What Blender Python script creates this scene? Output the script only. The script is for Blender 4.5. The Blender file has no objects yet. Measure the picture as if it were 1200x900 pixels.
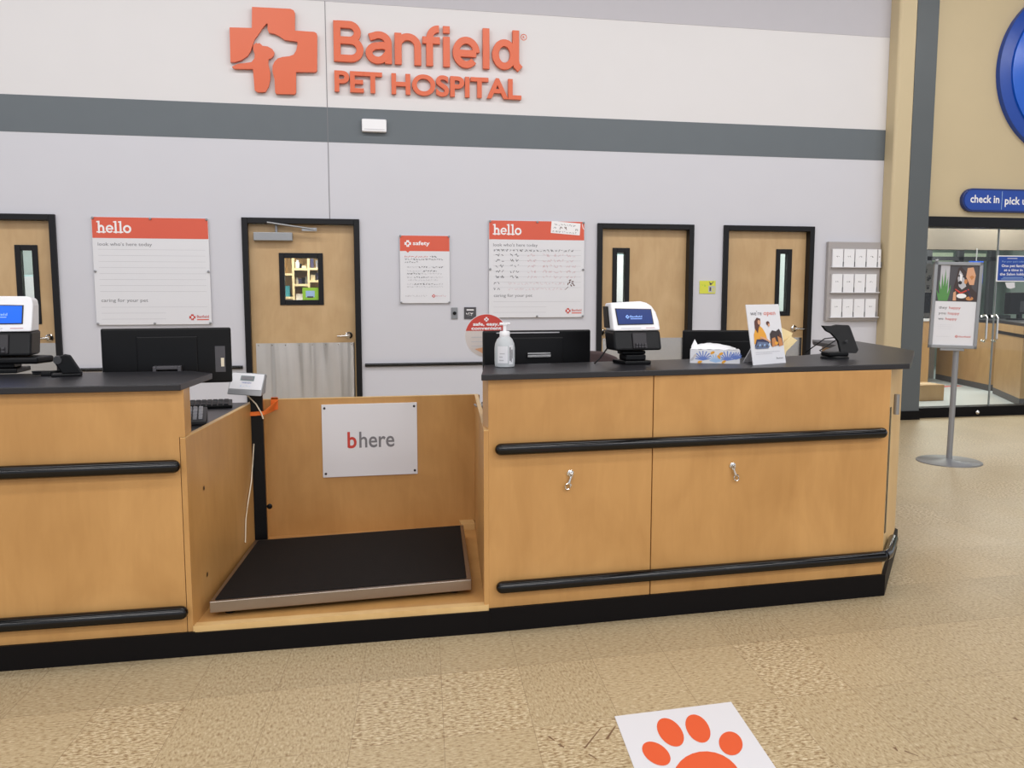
import bpy, math, random
from mathutils import Vector, Matrix
random.seed(7)
PI = math.pi
# ------------------------------------------------------------------ camera, world, lights, exposure
C = bpy.context.scene.collection
sc = bpy.context.scene
FPX, YAW, PITCH, CAMH = 1000.0, math.radians(-11.3), math.radians(-6.21), 1.437
cd = bpy.data.cameras.new('camera'); cam = bpy.data.objects.new('camera', cd); C.objects.link(cam)
cd.sensor_width = 36; cd.lens = 36 * FPX / 1200
cam.location = (0, 0, CAMH); cam.rotation_euler = (PI / 2 + PITCH, 0, YAW)
sc.camera = cam
CR = cam.rotation_euler.to_matrix()
w = bpy.data.worlds.new('store_surroundings'); sc.world = w; w.use_nodes = True
w.node_tree.nodes['Background'].inputs[0].default_value = (0.86, 0.91, 1.0, 1)
w.node_tree.nodes['Background'].inputs[1].default_value = 0.9

def area(name, loc, sx, sy, power, col=(1, 0.975, 0.95), rot=(0, 0, 0)):
    l = bpy.data.lights.new(name, 'AREA'); l.shape = 'RECTANGLE'; l.size = sx; l.size_y = sy
    l.energy = power; l.color = col
    o = bpy.data.objects.new(name, l); C.objects.link(o); o.location = loc; o.rotation_euler = rot
    return o
for lx in (-4.5, -1.5, 1.5, 4.5, 7.5):
    for ly, pw_ in ((-6.0, 95), (-3.0, 85), (0.2, 38), (3.4, 30)):
        area('store_fluorescent_lamp', (lx, ly, 5.8), 2.4, 0.6, pw_, (1, 0.99, 1.0))
    area('added_wall_light', (lx, 5.4, 5.1), 2.4, 0.25, 36, (1, 0.99, 0.99), (math.radians(48), 0, 0))  # unseen tilted lights added to brighten the upper back wall
for lx in (7.6, 9.4):
    area('salon_lamp', (lx, 10.4, 2.75), 1.2, 0.5, 80, (1, 0.97, 0.9))
area('salon_lamp', (9.6, 12.9, 2.75), 1.2, 0.5, 60, (0.95, 1, 0.93))
for lx, pw_ in ((-2.9, 42), (0.0, 85), (3.1, 38), (4.9, 38)):
    area('back_room_lamp', (lx, 9.5, 2.75), 1.0, 0.4, pw_, (0.95, 1, 1))
vs = sc.view_settings
vs.view_transform = 'Standard'; vs.look = 'None'; vs.gamma = 1; vs.exposure = 0.07; vs.use_curve_mapping = False

# ------------------------------------------------------------------ helpers
def ray(x, y):
    return CR @ Vector(((x - 600) / FPX, -(y - 450) / FPX, -1.0))
def atz(x, y, z=0.0):
    r = ray(x, y); t = (z - CAMH) / r.z; return Vector((0, 0, CAMH)) + t * r
def aty(x, y, Y):
    r = ray(x, y); return Vector((0, 0, CAMH)) + (Y / r.y) * r

def lin(c):
    return tuple(((v / 255) / 12.92 if v / 255 <= 0.04045 else ((v / 255 + 0.055) / 1.055) ** 2.4) for v in c) + (1,)
def nd(nt, t, **kw):
    n = nt.nodes.new(t)
    for k, v in kw.items(): setattr(n, k, v)
    return n
def mat(name, col, rough=0.5, metal=0.0, var=0.04, scale=8.0, emit=0.0, spec=0.5, trans=0.0, stretch=(1, 1, 1), bump=0.0, alpha=1.0, coat=0.0):
    m = bpy.data.materials.new(name); m.use_nodes = True; nt = m.node_tree
    b = nt.nodes['Principled BSDF']
    c = lin(col)
    tc = nd(nt, 'ShaderNodeTexCoord'); mp = nd(nt, 'ShaderNodeMapping'); mp.inputs['Scale'].default_value = stretch
    nz = nd(nt, 'ShaderNodeTexNoise'); nz.inputs['Scale'].default_value = scale; nz.inputs['Detail'].default_value = 4
    nt.links.new(tc.outputs['Object'], mp.inputs[0]); nt.links.new(mp.outputs[0], nz.inputs[0])
    mx = nd(nt, 'ShaderNodeMix', data_type='RGBA')
    mx.inputs[6].default_value = tuple(v * (1 - var) for v in c[:3]) + (1,)
    mx.inputs[7].default_value = tuple(min(1, v * (1 + var)) for v in c[:3]) + (1,)
    nt.links.new(nz.outputs[0], mx.inputs[0]); nt.links.new(mx.outputs[2], b.inputs['Base Color'])
    b.inputs['Roughness'].default_value = rough; b.inputs['Metallic'].default_value = metal
    b.inputs['Specular IOR Level'].default_value = spec
    b.inputs['Transmission Weight'].default_value = trans
    b.inputs['Coat Weight'].default_value = coat
    b.inputs['Alpha'].default_value = alpha
    if emit:
        nt.links.new(mx.outputs[2], b.inputs['Emission Color']); b.inputs['Emission Strength'].default_value = emit
    if bump:
        bp = nd(nt, 'ShaderNodeBump'); bp.inputs['Strength'].default_value = bump; bp.inputs['Distance'].default_value = 0.002
        nt.links.new(nz.outputs[0], bp.inputs['Height']); nt.links.new(bp.outputs[0], b.inputs['Normal'])
    return m

def maple(name, c1, c2, rough=0.38):
    m = bpy.data.materials.new(name); m.use_nodes = True; nt = m.node_tree; b = nt.nodes['Principled BSDF']
    tc = nd(nt, 'ShaderNodeTexCoord')
    def noise(sc3, s, det, dist=0.0):
        mp = nd(nt, 'ShaderNodeMapping'); mp.inputs['Scale'].default_value = sc3
        n = nd(nt, 'ShaderNodeTexNoise'); n.inputs['Scale'].default_value = s; n.inputs['Detail'].default_value = det
        n.inputs['Distortion'].default_value = dist
        nt.links.new(tc.outputs['Object'], mp.inputs[0]); nt.links.new(mp.outputs[0], n.inputs[0]); return n
    a = noise((1, 1, 0.16), 30, 4, 0.6); cl = noise((1, 1, 0.6), 3.6, 4, 0.8)
    ad = nd(nt, 'ShaderNodeMath', operation='MULTIPLY_ADD'); ad.inputs[1].default_value = 0.24
    nt.links.new(a.outputs[0], ad.inputs[0])
    m2 = nd(nt, 'ShaderNodeMath', operation='MULTIPLY'); m2.inputs[1].default_value = 0.76
    nt.links.new(cl.outputs[0], m2.inputs[0]); nt.links.new(m2.outputs[0], ad.inputs[2])
    rp = nd(nt, 'ShaderNodeValToRGB'); rp.color_ramp.elements[0].position = 0.3; rp.color_ramp.elements[0].color = lin(c1)
    rp.color_ramp.elements[1].position = 0.7; rp.color_ramp.elements[1].color = lin(c2)
    nt.links.new(ad.outputs[0], rp.inputs[0]); nt.links.new(rp.outputs[0], b.inputs['Base Color'])
    b.inputs['Roughness'].default_value = rough
    return m

def floor_mat():
    m = bpy.data.materials.new('vinyl_tile'); m.use_nodes = True; nt = m.node_tree; b = nt.nodes['Principled BSDF']
    L = nt.links.new
    tc = nd(nt, 'ShaderNodeNewGeometry'); sp = nd(nt, 'ShaderNodeSeparateXYZ'); L(tc.outputs['Position'], sp.inputs[0])
    def M(op, a, bb=None, c=None):
        n = nd(nt, 'ShaderNodeMath', operation=op)
        for i, v in enumerate((a, bb, c)):
            if v is None: continue
            if isinstance(v, (int, float)): n.inputs[i].default_value = v
            else: L(v, n.inputs[i])
        return n.outputs[0]
    dy = M('SUBTRACT', sp.outputs[1], 2.605)
    u = M('DIVIDE', M('MULTIPLY_ADD', dy, -0.095, M('SUBTRACT', sp.outputs[0], -0.001)), 0.298); v = M('DIVIDE', M('MULTIPLY_ADD', sp.outputs[0], -0.03, dy), 0.462)
    fu, fv = M('FLOOR', u), M('FLOOR', v)
    cu, cv = M('FRACT', u), M('FRACT', v)
    cx = nd(nt, 'ShaderNodeCombineXYZ'); L(fu, cx.inputs[0]); L(fv, cx.inputs[1])
    wn = nd(nt, 'ShaderNodeTexWhiteNoise', noise_dimensions='2D'); L(cx.outputs[0], wn.inputs[0])
    rnd = wn.outputs[0]
    def seam(c, wdt):
        return M('LESS_THAN', M('MINIMUM', c, M('SUBTRACT', 1.0, c)), wdt)
    sm = M('MAXIMUM', seam(cu, 0.0022), seam(cv, 0.0016))
    def flecks(sc3):
        mp = nd(nt, 'ShaderNodeMapping'); mp.inputs['Scale'].default_value = sc3
        n = nd(nt, 'ShaderNodeTexNoise'); n.inputs['Scale'].default_value = 1; n.inputs['Detail'].default_value = 3; n.inputs['Roughness'].default_value = 0.62
        L(tc.outputs['Position'], mp.inputs[0]); L(mp.outputs[0], n.inputs[0]); return n.outputs[0]
    f1, f2 = flecks((120, 52, 60)), flecks((52, 120, 60))
    pick = M('GREATER_THAN', rnd, 0.5)
    fm = nd(nt, 'ShaderNodeMix'); L(pick, fm.inputs[0]); L(f1, fm.inputs[2]); L(f2, fm.inputs[3])
    # some tiles are more strongly flecked
    con = M('MULTIPLY_ADD', M('GREATER_THAN', rnd, 0.86), 0.55, 0.82)
    fl = M('MULTIPLY_ADD', M('SUBTRACT', fm.outputs[0], 0.5), con, 0.5)
    rp = nd(nt, 'ShaderNodeValToRGB'); e = rp.color_ramp.elements
    e[0].position = 0.34; e[0].color = lin((138, 112, 80)); e[1].position = 0.69; e[1].color = lin((216, 200, 168))
    k = e.new(0.45); k.color = lin((178, 157, 122)); k = e.new(0.58); k.color = lin((193, 174, 139))
    L(fl, rp.inputs[0])
    hv = nd(nt, 'ShaderNodeHueSaturation'); L(rp.outputs[0], hv.inputs['Color'])
    row_dark = M('MULTIPLY', M('COMPARE', fv, 1.0, 0.1), -0.10)   # darker tile row along the counter
    L(M('ADD', row_dark, M('MULTIPLY_ADD', rnd, 0.07, 0.94)), hv.inputs['Value'])
    mx = nd(nt, 'ShaderNodeMix', data_type='RGBA'); L(M('MULTIPLY', sm, 0.8), mx.inputs[0]); L(hv.outputs[0], mx.inputs[6])
    mx.inputs[7].default_value = lin((110, 84, 60))
    L(mx.outputs[2], b.inputs['Base Color'])
    n3 = nd(nt, 'ShaderNodeTexNoise'); n3.inputs['Scale'].default_value = 2.5; L(tc.outputs['Position'], n3.inputs[0])
    L(M('MULTIPLY_ADD', n3.outputs[0], 0.15, 0.33), b.inputs['Roughness'])
    b.inputs['Specular IOR Level'].default_value = 0.35
    return m

M_ = dict(
 wall=mat('wall_paint_pale_grey', (205, 204, 210), 0.62, var=0.015, scale=3, bump=0.05),
 wall_hi=mat('upper_wall_off_white', (217, 214, 214), 0.62, var=0.015, scale=3),  # paler tone for the wall above the stripe
 stripe=mat('stripe_paint_slate', (96, 103, 108), 0.55, var=0.04, scale=5),
 beige=mat('wall_paint_beige', (199, 181, 145), 0.6, var=0.03, scale=3),
 slate=mat('column_paint_grey', (86, 91, 93), 0.5, var=0.05, scale=4),
 wall_top=mat('wall_top_grey', (186, 183, 188), 0.7, var=0.02),
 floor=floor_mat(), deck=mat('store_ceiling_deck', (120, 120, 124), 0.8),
 maple=maple('maple_laminate', (178, 131, 74), (200, 152, 92)),
 maple_lt=maple('maple_lighter', (208, 168, 108), (222, 186, 128)),
 oak=maple('door_maple_veneer', (184, 150, 106), (202, 170, 126), 0.42),
 frame=mat('black_door_frame', (16, 15, 18), 0.42, var=0.1, spec=.3),
 slab=mat('black_laminate', (33, 32, 36), 0.36, var=0.12, scale=30, spec=.42),
 kick=mat('black_vinyl_base', (15, 13, 14), 0.5, var=0.1, spec=.12),
 rail=mat('black_bumper_vinyl', (7, 6, 7), 0.11, var=0.05, spec=.38),
 plastic=mat('black_plastic', (14, 14, 16), 0.38, var=0.1, spec=.22),
 plastic2=mat('charcoal_plastic', (48, 48, 50), 0.45, var=0.1),
 steel=mat('brushed_steel', (186, 184, 182), 0.24, 1.0, var=0.06, scale=20, stretch=(12, 1, 0.4)),
 steel_d=mat('scale_rim_steel', (156, 144, 132), 0.38, 1.0, var=0.06, scale=20),
 alum=mat('satin_aluminium', (150, 151, 153), 0.38, 0.6, var=0.03),
 chrome=mat('chrome', (215, 212, 208), 0.12, 1.0, var=0.02),
 mat_rub=mat('black_rubber_mat', (27, 24, 23), 0.75, var=0.12, scale=140, bump=0.5, spec=.12),
 white=mat('white_card', (222, 221, 224), 0.45, var=0.01),
 whitep=mat('white_plastic', (236, 235, 237), 0.32, var=0.01),
 cream=mat('cream_cord', (226, 214, 190), 0.5),
 manila=mat('manila_paper', (238, 214, 160), 0.6, var=0.03),
 sign_o=mat('sign_orange', (214, 96, 52), 0.42, var=0.02),
 head_o=mat('poster_orange', (216, 90, 64), 0.4, var=0.02),
 paw_o=mat('paw_orange', (226, 92, 52), 0.42, var=0.02),
 red=mat('print_red', (196, 62, 50), 0.5), grey=mat('print_grey', (120, 118, 122), 0.5), lgrey=mat('print_light_grey', (186, 184, 188), 0.5),
 dgrey=mat('print_dark_grey', (74, 72, 76), 0.5), pink=mat('marker_pink', (205, 160, 165), 0.5),
 ink=mat('print_black', (36, 32, 36), 0.5), pwhite=mat('print_white', (240, 238, 238), 0.5),
 strap=mat('orange_strap', (238, 116, 36), 0.45), lcd=mat('lcd_glass', (112, 128, 128), 0.2),
 grack=mat('rack_grey_plastic', (166, 160, 158), 0.45, var=0.02),
 blue=mat('sign_blue', (22, 68, 160), 0.35, var=0.03), blue_d=mat('sign_blue_rim', (24, 48, 112), 0.4), blue_l=mat('sign_blue_face', (22, 92, 200), 0.3, var=0.03),
 screen=mat('kiosk_screen', (38, 55, 108), 0.15, emit=0.35), screen_b=mat('kiosk_screen_bright', (30, 90, 205), 0.15, emit=0.7),
 scr_txt=mat('screen_text', (130, 165, 225), 0.3, emit=0.6),
 gel=mat('sanitizer_bottle', (222, 226, 228), 0.22, var=0.02, trans=0.35),
 yel=mat('yellow_card', (212, 214, 70), 0.5), green=mat('green_paper', (150, 200, 60), 0.5),
 teal=mat('teal_box', (60, 150, 165), 0.5), navy=mat('navy_box', (50, 48, 80), 0.5),
 skin=mat('print_skin', (214, 160, 124), 0.5), mustard=mat('print_mustard', (226, 160, 50), 0.5), hair=mat('print_brown', (92, 52, 40), 0.5),
 fur=mat('print_fur', (60, 46, 44), 0.5), fur2=mat('print_tan_fur', (196, 130, 76), 0.5), jeans=mat('print_denim', (96, 110, 142), 0.5), leaf=mat('print_leaf', (84, 140, 74), 0.5),
 pic=mat('print_pale_photo', (206, 196, 190), 0.5), lilac=mat('print_periwinkle', (104, 128, 196), 0.5), lbl=mat('print_sky', (160, 190, 225), 0.5),
 chairf=mat('chair_fabric_brown', (70, 54, 54), 0.8, var=0.1, scale=60),
 sal_floor=mat('salon_floor', (176, 182, 184), 0.3), sal_wall=mat('salon_wall_green_grey', (152, 164, 157), 0.5, var=0.06), sal_dark=mat('salon_soffit', (92, 84, 74), 0.6),
 sal_wood=maple('salon_wood', (166, 130, 88), (186, 150, 106)), sal_lite=mat('salon_window_light', (220, 228, 200), 0.5, emit=0.35),
 shelf=mat('shelf_wood', (222, 196, 150), 0.5, var=0.03), room=mat('back_room_wall', (226, 232, 228), 0.6), roomteal=mat('back_room_cabinet', (190, 214, 214), 0.5),
 hole=mat('bolt_hole_dark', (54, 34, 22), 0.6), scuff=mat('scuff_brown', (120, 92, 66), 0.6),
)
def glassm():
    m = bpy.data.materials.new('clear_glass'); m.use_nodes = True; nt = m.node_tree; nt.nodes.clear()
    o = nd(nt, 'ShaderNodeOutputMaterial'); t = nd(nt, 'ShaderNodeBsdfTransparent'); t.inputs[0].default_value = (0.93, 0.95, 0.94, 1)
    g = nd(nt, 'ShaderNodeBsdfGlossy'); g.inputs['Roughness'].default_value = 0.02
    f = nd(nt, 'ShaderNodeFresnel'); f.inputs[0].default_value = 1.5; mx = nd(nt, 'ShaderNodeMixShader')
    ge = nd(nt, 'ShaderNodeNewGeometry'); ml = nd(nt, 'ShaderNodeMath', operation='MULTIPLY'); iv = nd(nt, 'ShaderNodeMath', operation='SUBTRACT'); iv.inputs[0].default_value = 1
    nt.links.new(ge.outputs['Backfacing'], iv.inputs[1]); nt.links.new(f.outputs[0], ml.inputs[0]); nt.links.new(iv.outputs[0], ml.inputs[1]); nt.links.new(ml.outputs[0], mx.inputs[0]); nt.links.new(t.outputs[0], mx.inputs[1]); nt.links.new(g.outputs[0], mx.inputs[2]); nt.links.new(mx.outputs[0], o.inputs[0])
    return m
M_['glass'] = glassm()

def ripple_steel():
    m = mat('kick_plate_steel', (196, 193, 190), 0.3, 1.0, var=0.03); nt = m.node_tree; b = nt.nodes['Principled BSDF']
    tc = nd(nt, 'ShaderNodeTexCoord'); mp = nd(nt, 'ShaderNodeMapping'); mp.inputs['Scale'].default_value = (3.6, 1, .3)
    n = nd(nt, 'ShaderNodeTexNoise'); n.inputs['Scale'].default_value = 1.0; n.inputs['Detail'].default_value = 2; n.inputs['Distortion'].default_value = .5
    nt.links.new(tc.outputs['Object'], mp.inputs[0]); nt.links.new(mp.outputs[0], n.inputs[0])
    bp = nd(nt, 'ShaderNodeBump'); bp.inputs['Strength'].default_value = 1.0; bp.inputs['Distance'].default_value = .1
    nt.links.new(n.outputs[0], bp.inputs['Height']); nt.links.new(bp.outputs[0], b.inputs['Normal'])
    b.inputs['Anisotropic'].default_value = 0.95; b.inputs['Roughness'].default_value = .3
    tg = nd(nt, 'ShaderNodeTangent', direction_type='RADIAL', axis='Z'); nt.links.new(tg.outputs[0], b.inputs['Tangent'])
    b.inputs['Anisotropic Rotation'].default_value = 0.25
    return m
M_['ripple'] = ripple_steel()
class MB:
    def __init__(s, M=None): s.v = []; s.f = []; s.mi = []; s.M = M; s.smooth = False
    def add(s, vs_, fs, mi=0):
        n = len(s.v); s.v += [Vector(p) for p in vs_]; s.f += [[i + n for i in f] for f in fs]; s.mi += [mi] * len(fs); return s
    def box(s, x0, x1, y0, y1, z0, z1, mi=0):
        return s.prism([(x0, y0), (x1, y0), (x1, y1), (x0, y1)], z0, z1, mi)
    def prism(s, poly, z0, z1, mi=0):      # plan polygon (x,y) raised z0..z1
        n = len(poly); vv = [(x, y, z0) for x, y in poly] + [(x, y, z1) for x, y in poly]
        ff = [list(range(n))[::-1], list(range(n, 2 * n))] + [[i, (i + 1) % n, n + (i + 1) % n, n + i] for i in range(n)]
        return s.add(vv, ff, mi)
    def prismy(s, poly, y0, y1, mi=0):     # elevation polygon (x,z) from y0 to y1
        n = len(poly); vv = [(x, y0, z) for x, z in poly] + [(x, y1, z) for x, z in poly]
        ff = [list(range(n)), list(range(n, 2 * n))[::-1]] + [[i, n + i, n + (i + 1) % n, (i + 1) % n] for i in range(n)]
        return s.add(vv, ff, mi)
    def prismx(s, poly, x0, x1, mi=0):     # side profile (y,z)
        n = len(poly); vv = [(x0, y, z) for y, z in poly] + [(x1, y, z) for y, z in poly]
        ff = [list(range(n))[::-1], list(range(n, 2 * n))] + [[i, (i + 1) % n, n + (i + 1) % n, n + i] for i in range(n)]
        return s.add(vv, ff, mi)
    def slab(s, quad, t, mi=0):            # 3-D quad/polygon thickened by vector t
        t = Vector(t); n = len(quad); q = [Vector(p) for p in quad]
        vv = q + [p + t for p in q]
        ff = [list(range(n)), list(range(n, 2 * n))[::-1]] + [[i, n + i, n + (i + 1) % n, (i + 1) % n] for i in range(n)]
        return s.add(vv, ff, mi)
    def tube(s, pts, r, seg=12, mi=0):
        pts = [Vector(p) for p in pts]; rr = r if isinstance(r, (list, tuple)) else [r] * len(pts); rings = []
        up = Vector((0, 0, 1))
        for i, p in enumerate(pts):
            d = (pts[min(i + 1, len(pts) - 1)] - pts[max(i - 1, 0)]).normalized()
            a = d.cross(up if abs(d.z) < 0.9 else Vector((1, 0, 0))).normalized(); b = d.cross(a)
            rings.append([p + rr[i] * (math.cos(2 * PI * k / seg) * a + math.sin(2 * PI * k / seg) * b) for k in range(seg)])
        vv = [q for g in rings for q in g]; ff = []
        for i in range(len(pts) - 1):
            for k in range(seg):
                ff.append([i * seg + k, i * seg + (k + 1) % seg, (i + 1) * seg + (k + 1) % seg, (i + 1) * seg + k])
        ff += [list(range(seg))[::-1], [(len(pts) - 1) * seg + k for k in range(seg)]]
        return s.add(vv, ff, mi)
    def lathe(s, prof, c=(0, 0, 0), seg=28, mi=0, axis='z'):
        vv = []; ff = []
        for r, h in prof:
            for k in range(seg):
                a = 2 * PI * k / seg
                p = (r * math.cos(a), r * math.sin(a), h) if axis == 'z' else (r * math.cos(a), h, r * math.sin(a))
                vv.append((c[0] + p[0], c[1] + p[1], c[2] + p[2]))
        for i in range(len(prof) - 1):
            for k in range(seg):
                ff.append([i * seg + k, i * seg + (k + 1) % seg, (i + 1) * seg + (k + 1) % seg, (i + 1) * seg + k])
        ff += [list(range(seg))[::-1], [(len(prof) - 1) * seg + k for k in range(seg)]]
        return s.add(vv, ff, mi)
    def build(s, name, m, parent=None, bevel=0.0, smooth=False, seg=2):
        vv = [(s.M @ p) if s.M else p for p in s.v]
        root = parent
        while root is not None and root.parent: root = root.parent
        if root is not None: org = root.location.copy()
        else:
            xs = [p.x for p in vv]; ys = [p.y for p in vv]; zs = [p.z for p in vv]
            org = Vector(((min(xs) + max(xs)) / 2, (min(ys) + max(ys)) / 2, min(zs)))
        me = bpy.data.meshes.new(name); me.from_pydata([p - org for p in vv], [], s.f)
        ms = m if isinstance(m, (list, tuple)) else [m]
        for k in ms: me.materials.append(M_[k] if isinstance(k, str) else k)
        for p, i in zip(me.polygons, s.mi): p.material_index = min(i, len(ms) - 1)
        me.validate()
        import bmesh
        bm = bmesh.new(); bm.from_mesh(me); bmesh.ops.recalc_face_normals(bm, faces=bm.faces); bm.to_mesh(me); bm.free()
        if smooth:
            for p in me.polygons: p.use_smooth = True
            try: me.set_sharp_from_angle(angle=math.radians(40))
            except Exception: pass
        o = bpy.data.objects.new(name, me); C.objects.link(o)
        if root is None: o.location = org
        else: o.parent = parent
        if bevel:
            b = o.modifiers.new('bevel', 'BEVEL'); b.width = bevel; b.segments = seg; b.limit_method = 'ANGLE'
        return o
def tag(o, label=None, cat=None, group=None, kind=None):
    if label: o['label'] = label
    if cat: o['category'] = cat
    if group: o['group'] = group
    if kind: o['kind'] = kind
    return o
def thing(name, loc, label, cat, group=None):
    o = bpy.data.objects.new(name, None); o.empty_display_size = 0.1; C.objects.link(o); o.location = loc
    return tag(o, label, cat, group)
def struct(name, loc=(0, 0, 0)):
    o = bpy.data.objects.new(name, None); C.objects.link(o); o.location = loc; o['kind'] = 'structure'; return o

# text and flat print ------------------------------------------------
_g = {}
def glyphs(s, bold=0.0, res=3):
    k = (s, bold, res)
    if k not in _g:
        cu = bpy.data.curves.new('t', 'FONT'); cu.body = s; cu.size = 1; cu.offset = bold; cu.resolution_u = res
        o = bpy.data.objects.new('t', cu); C.objects.link(o)
        me = bpy.data.meshes.new_from_object(o.evaluated_get(bpy.context.evaluated_depsgraph_get()))
        _g[k] = ([(v.co.x, v.co.y) for v in me.vertices], [list(p.vertices) for p in me.polygons])
        bpy.data.objects.remove(o); bpy.data.curves.remove(cu); bpy.data.meshes.remove(me)
    return _g[k]
class Art:
    """flat print on a surface: O origin, U right (metres), V up, N towards the viewer"""
    def __init__(s, O, U=(1, 0, 0), V=(0, 0, 1), N=(0, -1, 0), off=0.0006):
        s.O, s.U, s.V, s.N = Vector(O), Vector(U), Vector(V), Vector(N).normalized(); s.mb = MB(); s.ms = []; s.off = off; s.layer = 0
    def P(s, u, v, l): return s.O + s.U * u + s.V * v + s.N * (s.off * (l + 1))
    def mi(s, m):
        if m not in s.ms: s.ms.append(m)
        return s.ms.index(m)
    def poly(s, pts, m, l=0):
        s.cnt = (getattr(s, 'cnt', 0) + 1) % 24; l2 = l + s.cnt * 0.03
        s.mb.add([s.P(u, v, l2) for u, v in pts], [list(range(len(pts)))], s.mi(m))
    def rect(s, u0, u1, v0, v1, m, l=0): s.poly([(u0, v0), (u1, v0), (u1, v1), (u0, v1)], m, l)
    def ell(s, cu, cv, a, b, m, l=0, rot=0, n=24, t0=0, t1=2 * PI):
        c, d = math.cos(rot), math.sin(rot); pts = []
        for k in range(n + (t1 - t0 < 6.28)):
            t = t0 + (t1 - t0) * k / n; x, y = a * math.cos(t), b * math.sin(t); pts.append((cu + x * c - y * d, cv + x * d + y * c))
        s.poly(pts, m, l)
    def line(s, pts, wd, m, l=0):
        for (a, b), (c, d) in zip(pts, pts[1:]):
            L = math.hypot(c - a, d - b) or 1e-9; nx, ny = -(d - b) / L * wd / 2, (c - a) / L * wd / 2
            ex, ey = (c - a) / L * wd * 0.3, (d - b) / L * wd * 0.3
            s.poly([(a - nx - ex, b - ny - ey), (c - nx + ex, d - ny + ey), (c + nx + ex, d + ny + ey), (a + nx - ex, b + ny - ey)], m, l)
    def text(s, st, u, v, h, m, l=1, width=None, bold=0.0, res=2):
        vv, ff = glyphs(st, bold, res); x0 = min(p[0] for p in vv); x1 = max(p[0] for p in vv)
        sy = h / 0.72; sx = sy if width is None else width / (x1 - x0)
        s.mb.add([s.P(u + (x - x0) * sx, v + y * sy, l) for x, y in vv], ff, s.mi(m)); return (x1 - x0) * sx
    def scribble(s, u, v, width, h, m, l=1, seed=0, wd=None):
        r = random.Random(seed); x = u; pts = []; word = r.randint(3, 7)
        while x < u + width:
            pts.append((x, v + h * r.choice((0, 0.05, 0.55, 0.6, 0.9)) + r.uniform(-.1, .1) * h)); x += h * r.uniform(0.18, 0.38); word -= 1
            if word == 0:
                if len(pts) > 1: s.line(pts, wd or h * 0.16, m, l)
                pts = []; x += h * 0.5; word = r.randint(3, 7)
        if len(pts) > 1: s.line(pts, wd or h * 0.16, m, l)
    def build(s, name, parent): return s.mb.build(name, s.ms, parent)

def slab_word(art, word, u, v, h, m, l=1):
    """slab-serif lettering, h = x-height"""
    t = h * 0.24; x = u
    def arc(cx, cy, rx, ry, a0, a1, n=14): return [(cx + rx * math.cos(a0 + (a1 - a0) * k / n), cy + ry * math.sin(a0 + (a1 - a0) * k / n)) for k in range(n + 1)]
    def serif(cx, y, wd): art.line([(cx - wd / 2, y + t * .35), (cx + wd / 2, y + t * .35)], t * .7, m, l)
    for ch in word:
        if ch == 'l':
            art.line([(x + .24 * h, v), (x + .24 * h, v + 1.5 * h)], t, m, l); serif(x + .24 * h, v, .56 * h)
            art.line([(x, v + 1.45 * h), (x + .24 * h, v + 1.45 * h)], t * .7, m, l); x += .62 * h
        elif ch == 'h':
            art.line([(x + .24 * h, v), (x + .24 * h, v + 1.5 * h)], t, m, l); serif(x + .24 * h, v, .54 * h)
            art.line([(x, v + 1.45 * h), (x + .24 * h, v + 1.45 * h)], t * .7, m, l)
            art.line([(x + .24 * h, v + .6 * h)] + arc(x + .54 * h, v + .58 * h, .27 * h, .32 * h, PI * .9, 0)[1:] + [(x + .81 * h, v)], t, m, l)
            serif(x + .81 * h, v, .5 * h); x += 1.16 * h
        elif ch == 'e':
            art.line(arc(x + .44 * h, v + .5 * h, .38 * h, .42 * h, 0, PI * 1.75, 22), t * .9, m, l)
            art.line([(x + .1 * h, v + .5 * h), (x + .84 * h, v + .5 * h)], t * .75, m, l); x += .98 * h
        elif ch == 'o':
            art.line(arc(x + .46 * h, v + .5 * h, .4 * h, .42 * h, 0, 2 * PI, 24), t, m, l); x += 1.0 * h
def cross_logo(art, cu, cv, r, m, m2='pwhite', l=1):
    a = r * .42
    art.poly([(cu - a, cv - r), (cu + a, cv - r), (cu + a, cv - a), (cu + r, cv - a), (cu + r, cv + a), (cu + a, cv + a), (cu + a, cv + r), (cu - a, cv + r), (cu - a, cv + a), (cu - r, cv + a), (cu - r, cv - a), (cu - a, cv - a)], m, l)
    art.poly([(cu - .1 * r, cv + .5 * r), (cu + .5 * r, cv + .05 * r), (cu + .35 * r, cv - .25 * r), (cu, cv - .2 * r), (cu - .1 * r, cv - .75 * r), (cu - .3 * r, cv - .2 * r), (cu - .4 * r, cv + .1 * r)], m2, l + 1)

# ================================================================== SETTING
WY = 8.6
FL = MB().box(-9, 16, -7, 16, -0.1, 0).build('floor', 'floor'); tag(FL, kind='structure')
sk = MB()
for (a, b, c, d, wd) in ((685, 877, 704, 853, 0.006), (711, 866, 721, 851, 0.008), (643, 863, 650, 868, .008), (655, 872, 661, 876, .01), (1048, 876, 1052, 880, .01), (1188, 841, 1193, 844, .012), (690, 884, 699, 889, .006), (1060, 880, 1076, 886, .006)):
    p, q = atz(a, b), atz(c, d); n = (q - p).normalized().cross(Vector((0, 0, 1))) * wd / 2
    sk.slab([p - n, q - n * .3, q + n * .5, p + n], (0, 0, 0.0008))
sk.build('scuff_mark', 'scuff', FL)

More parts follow.
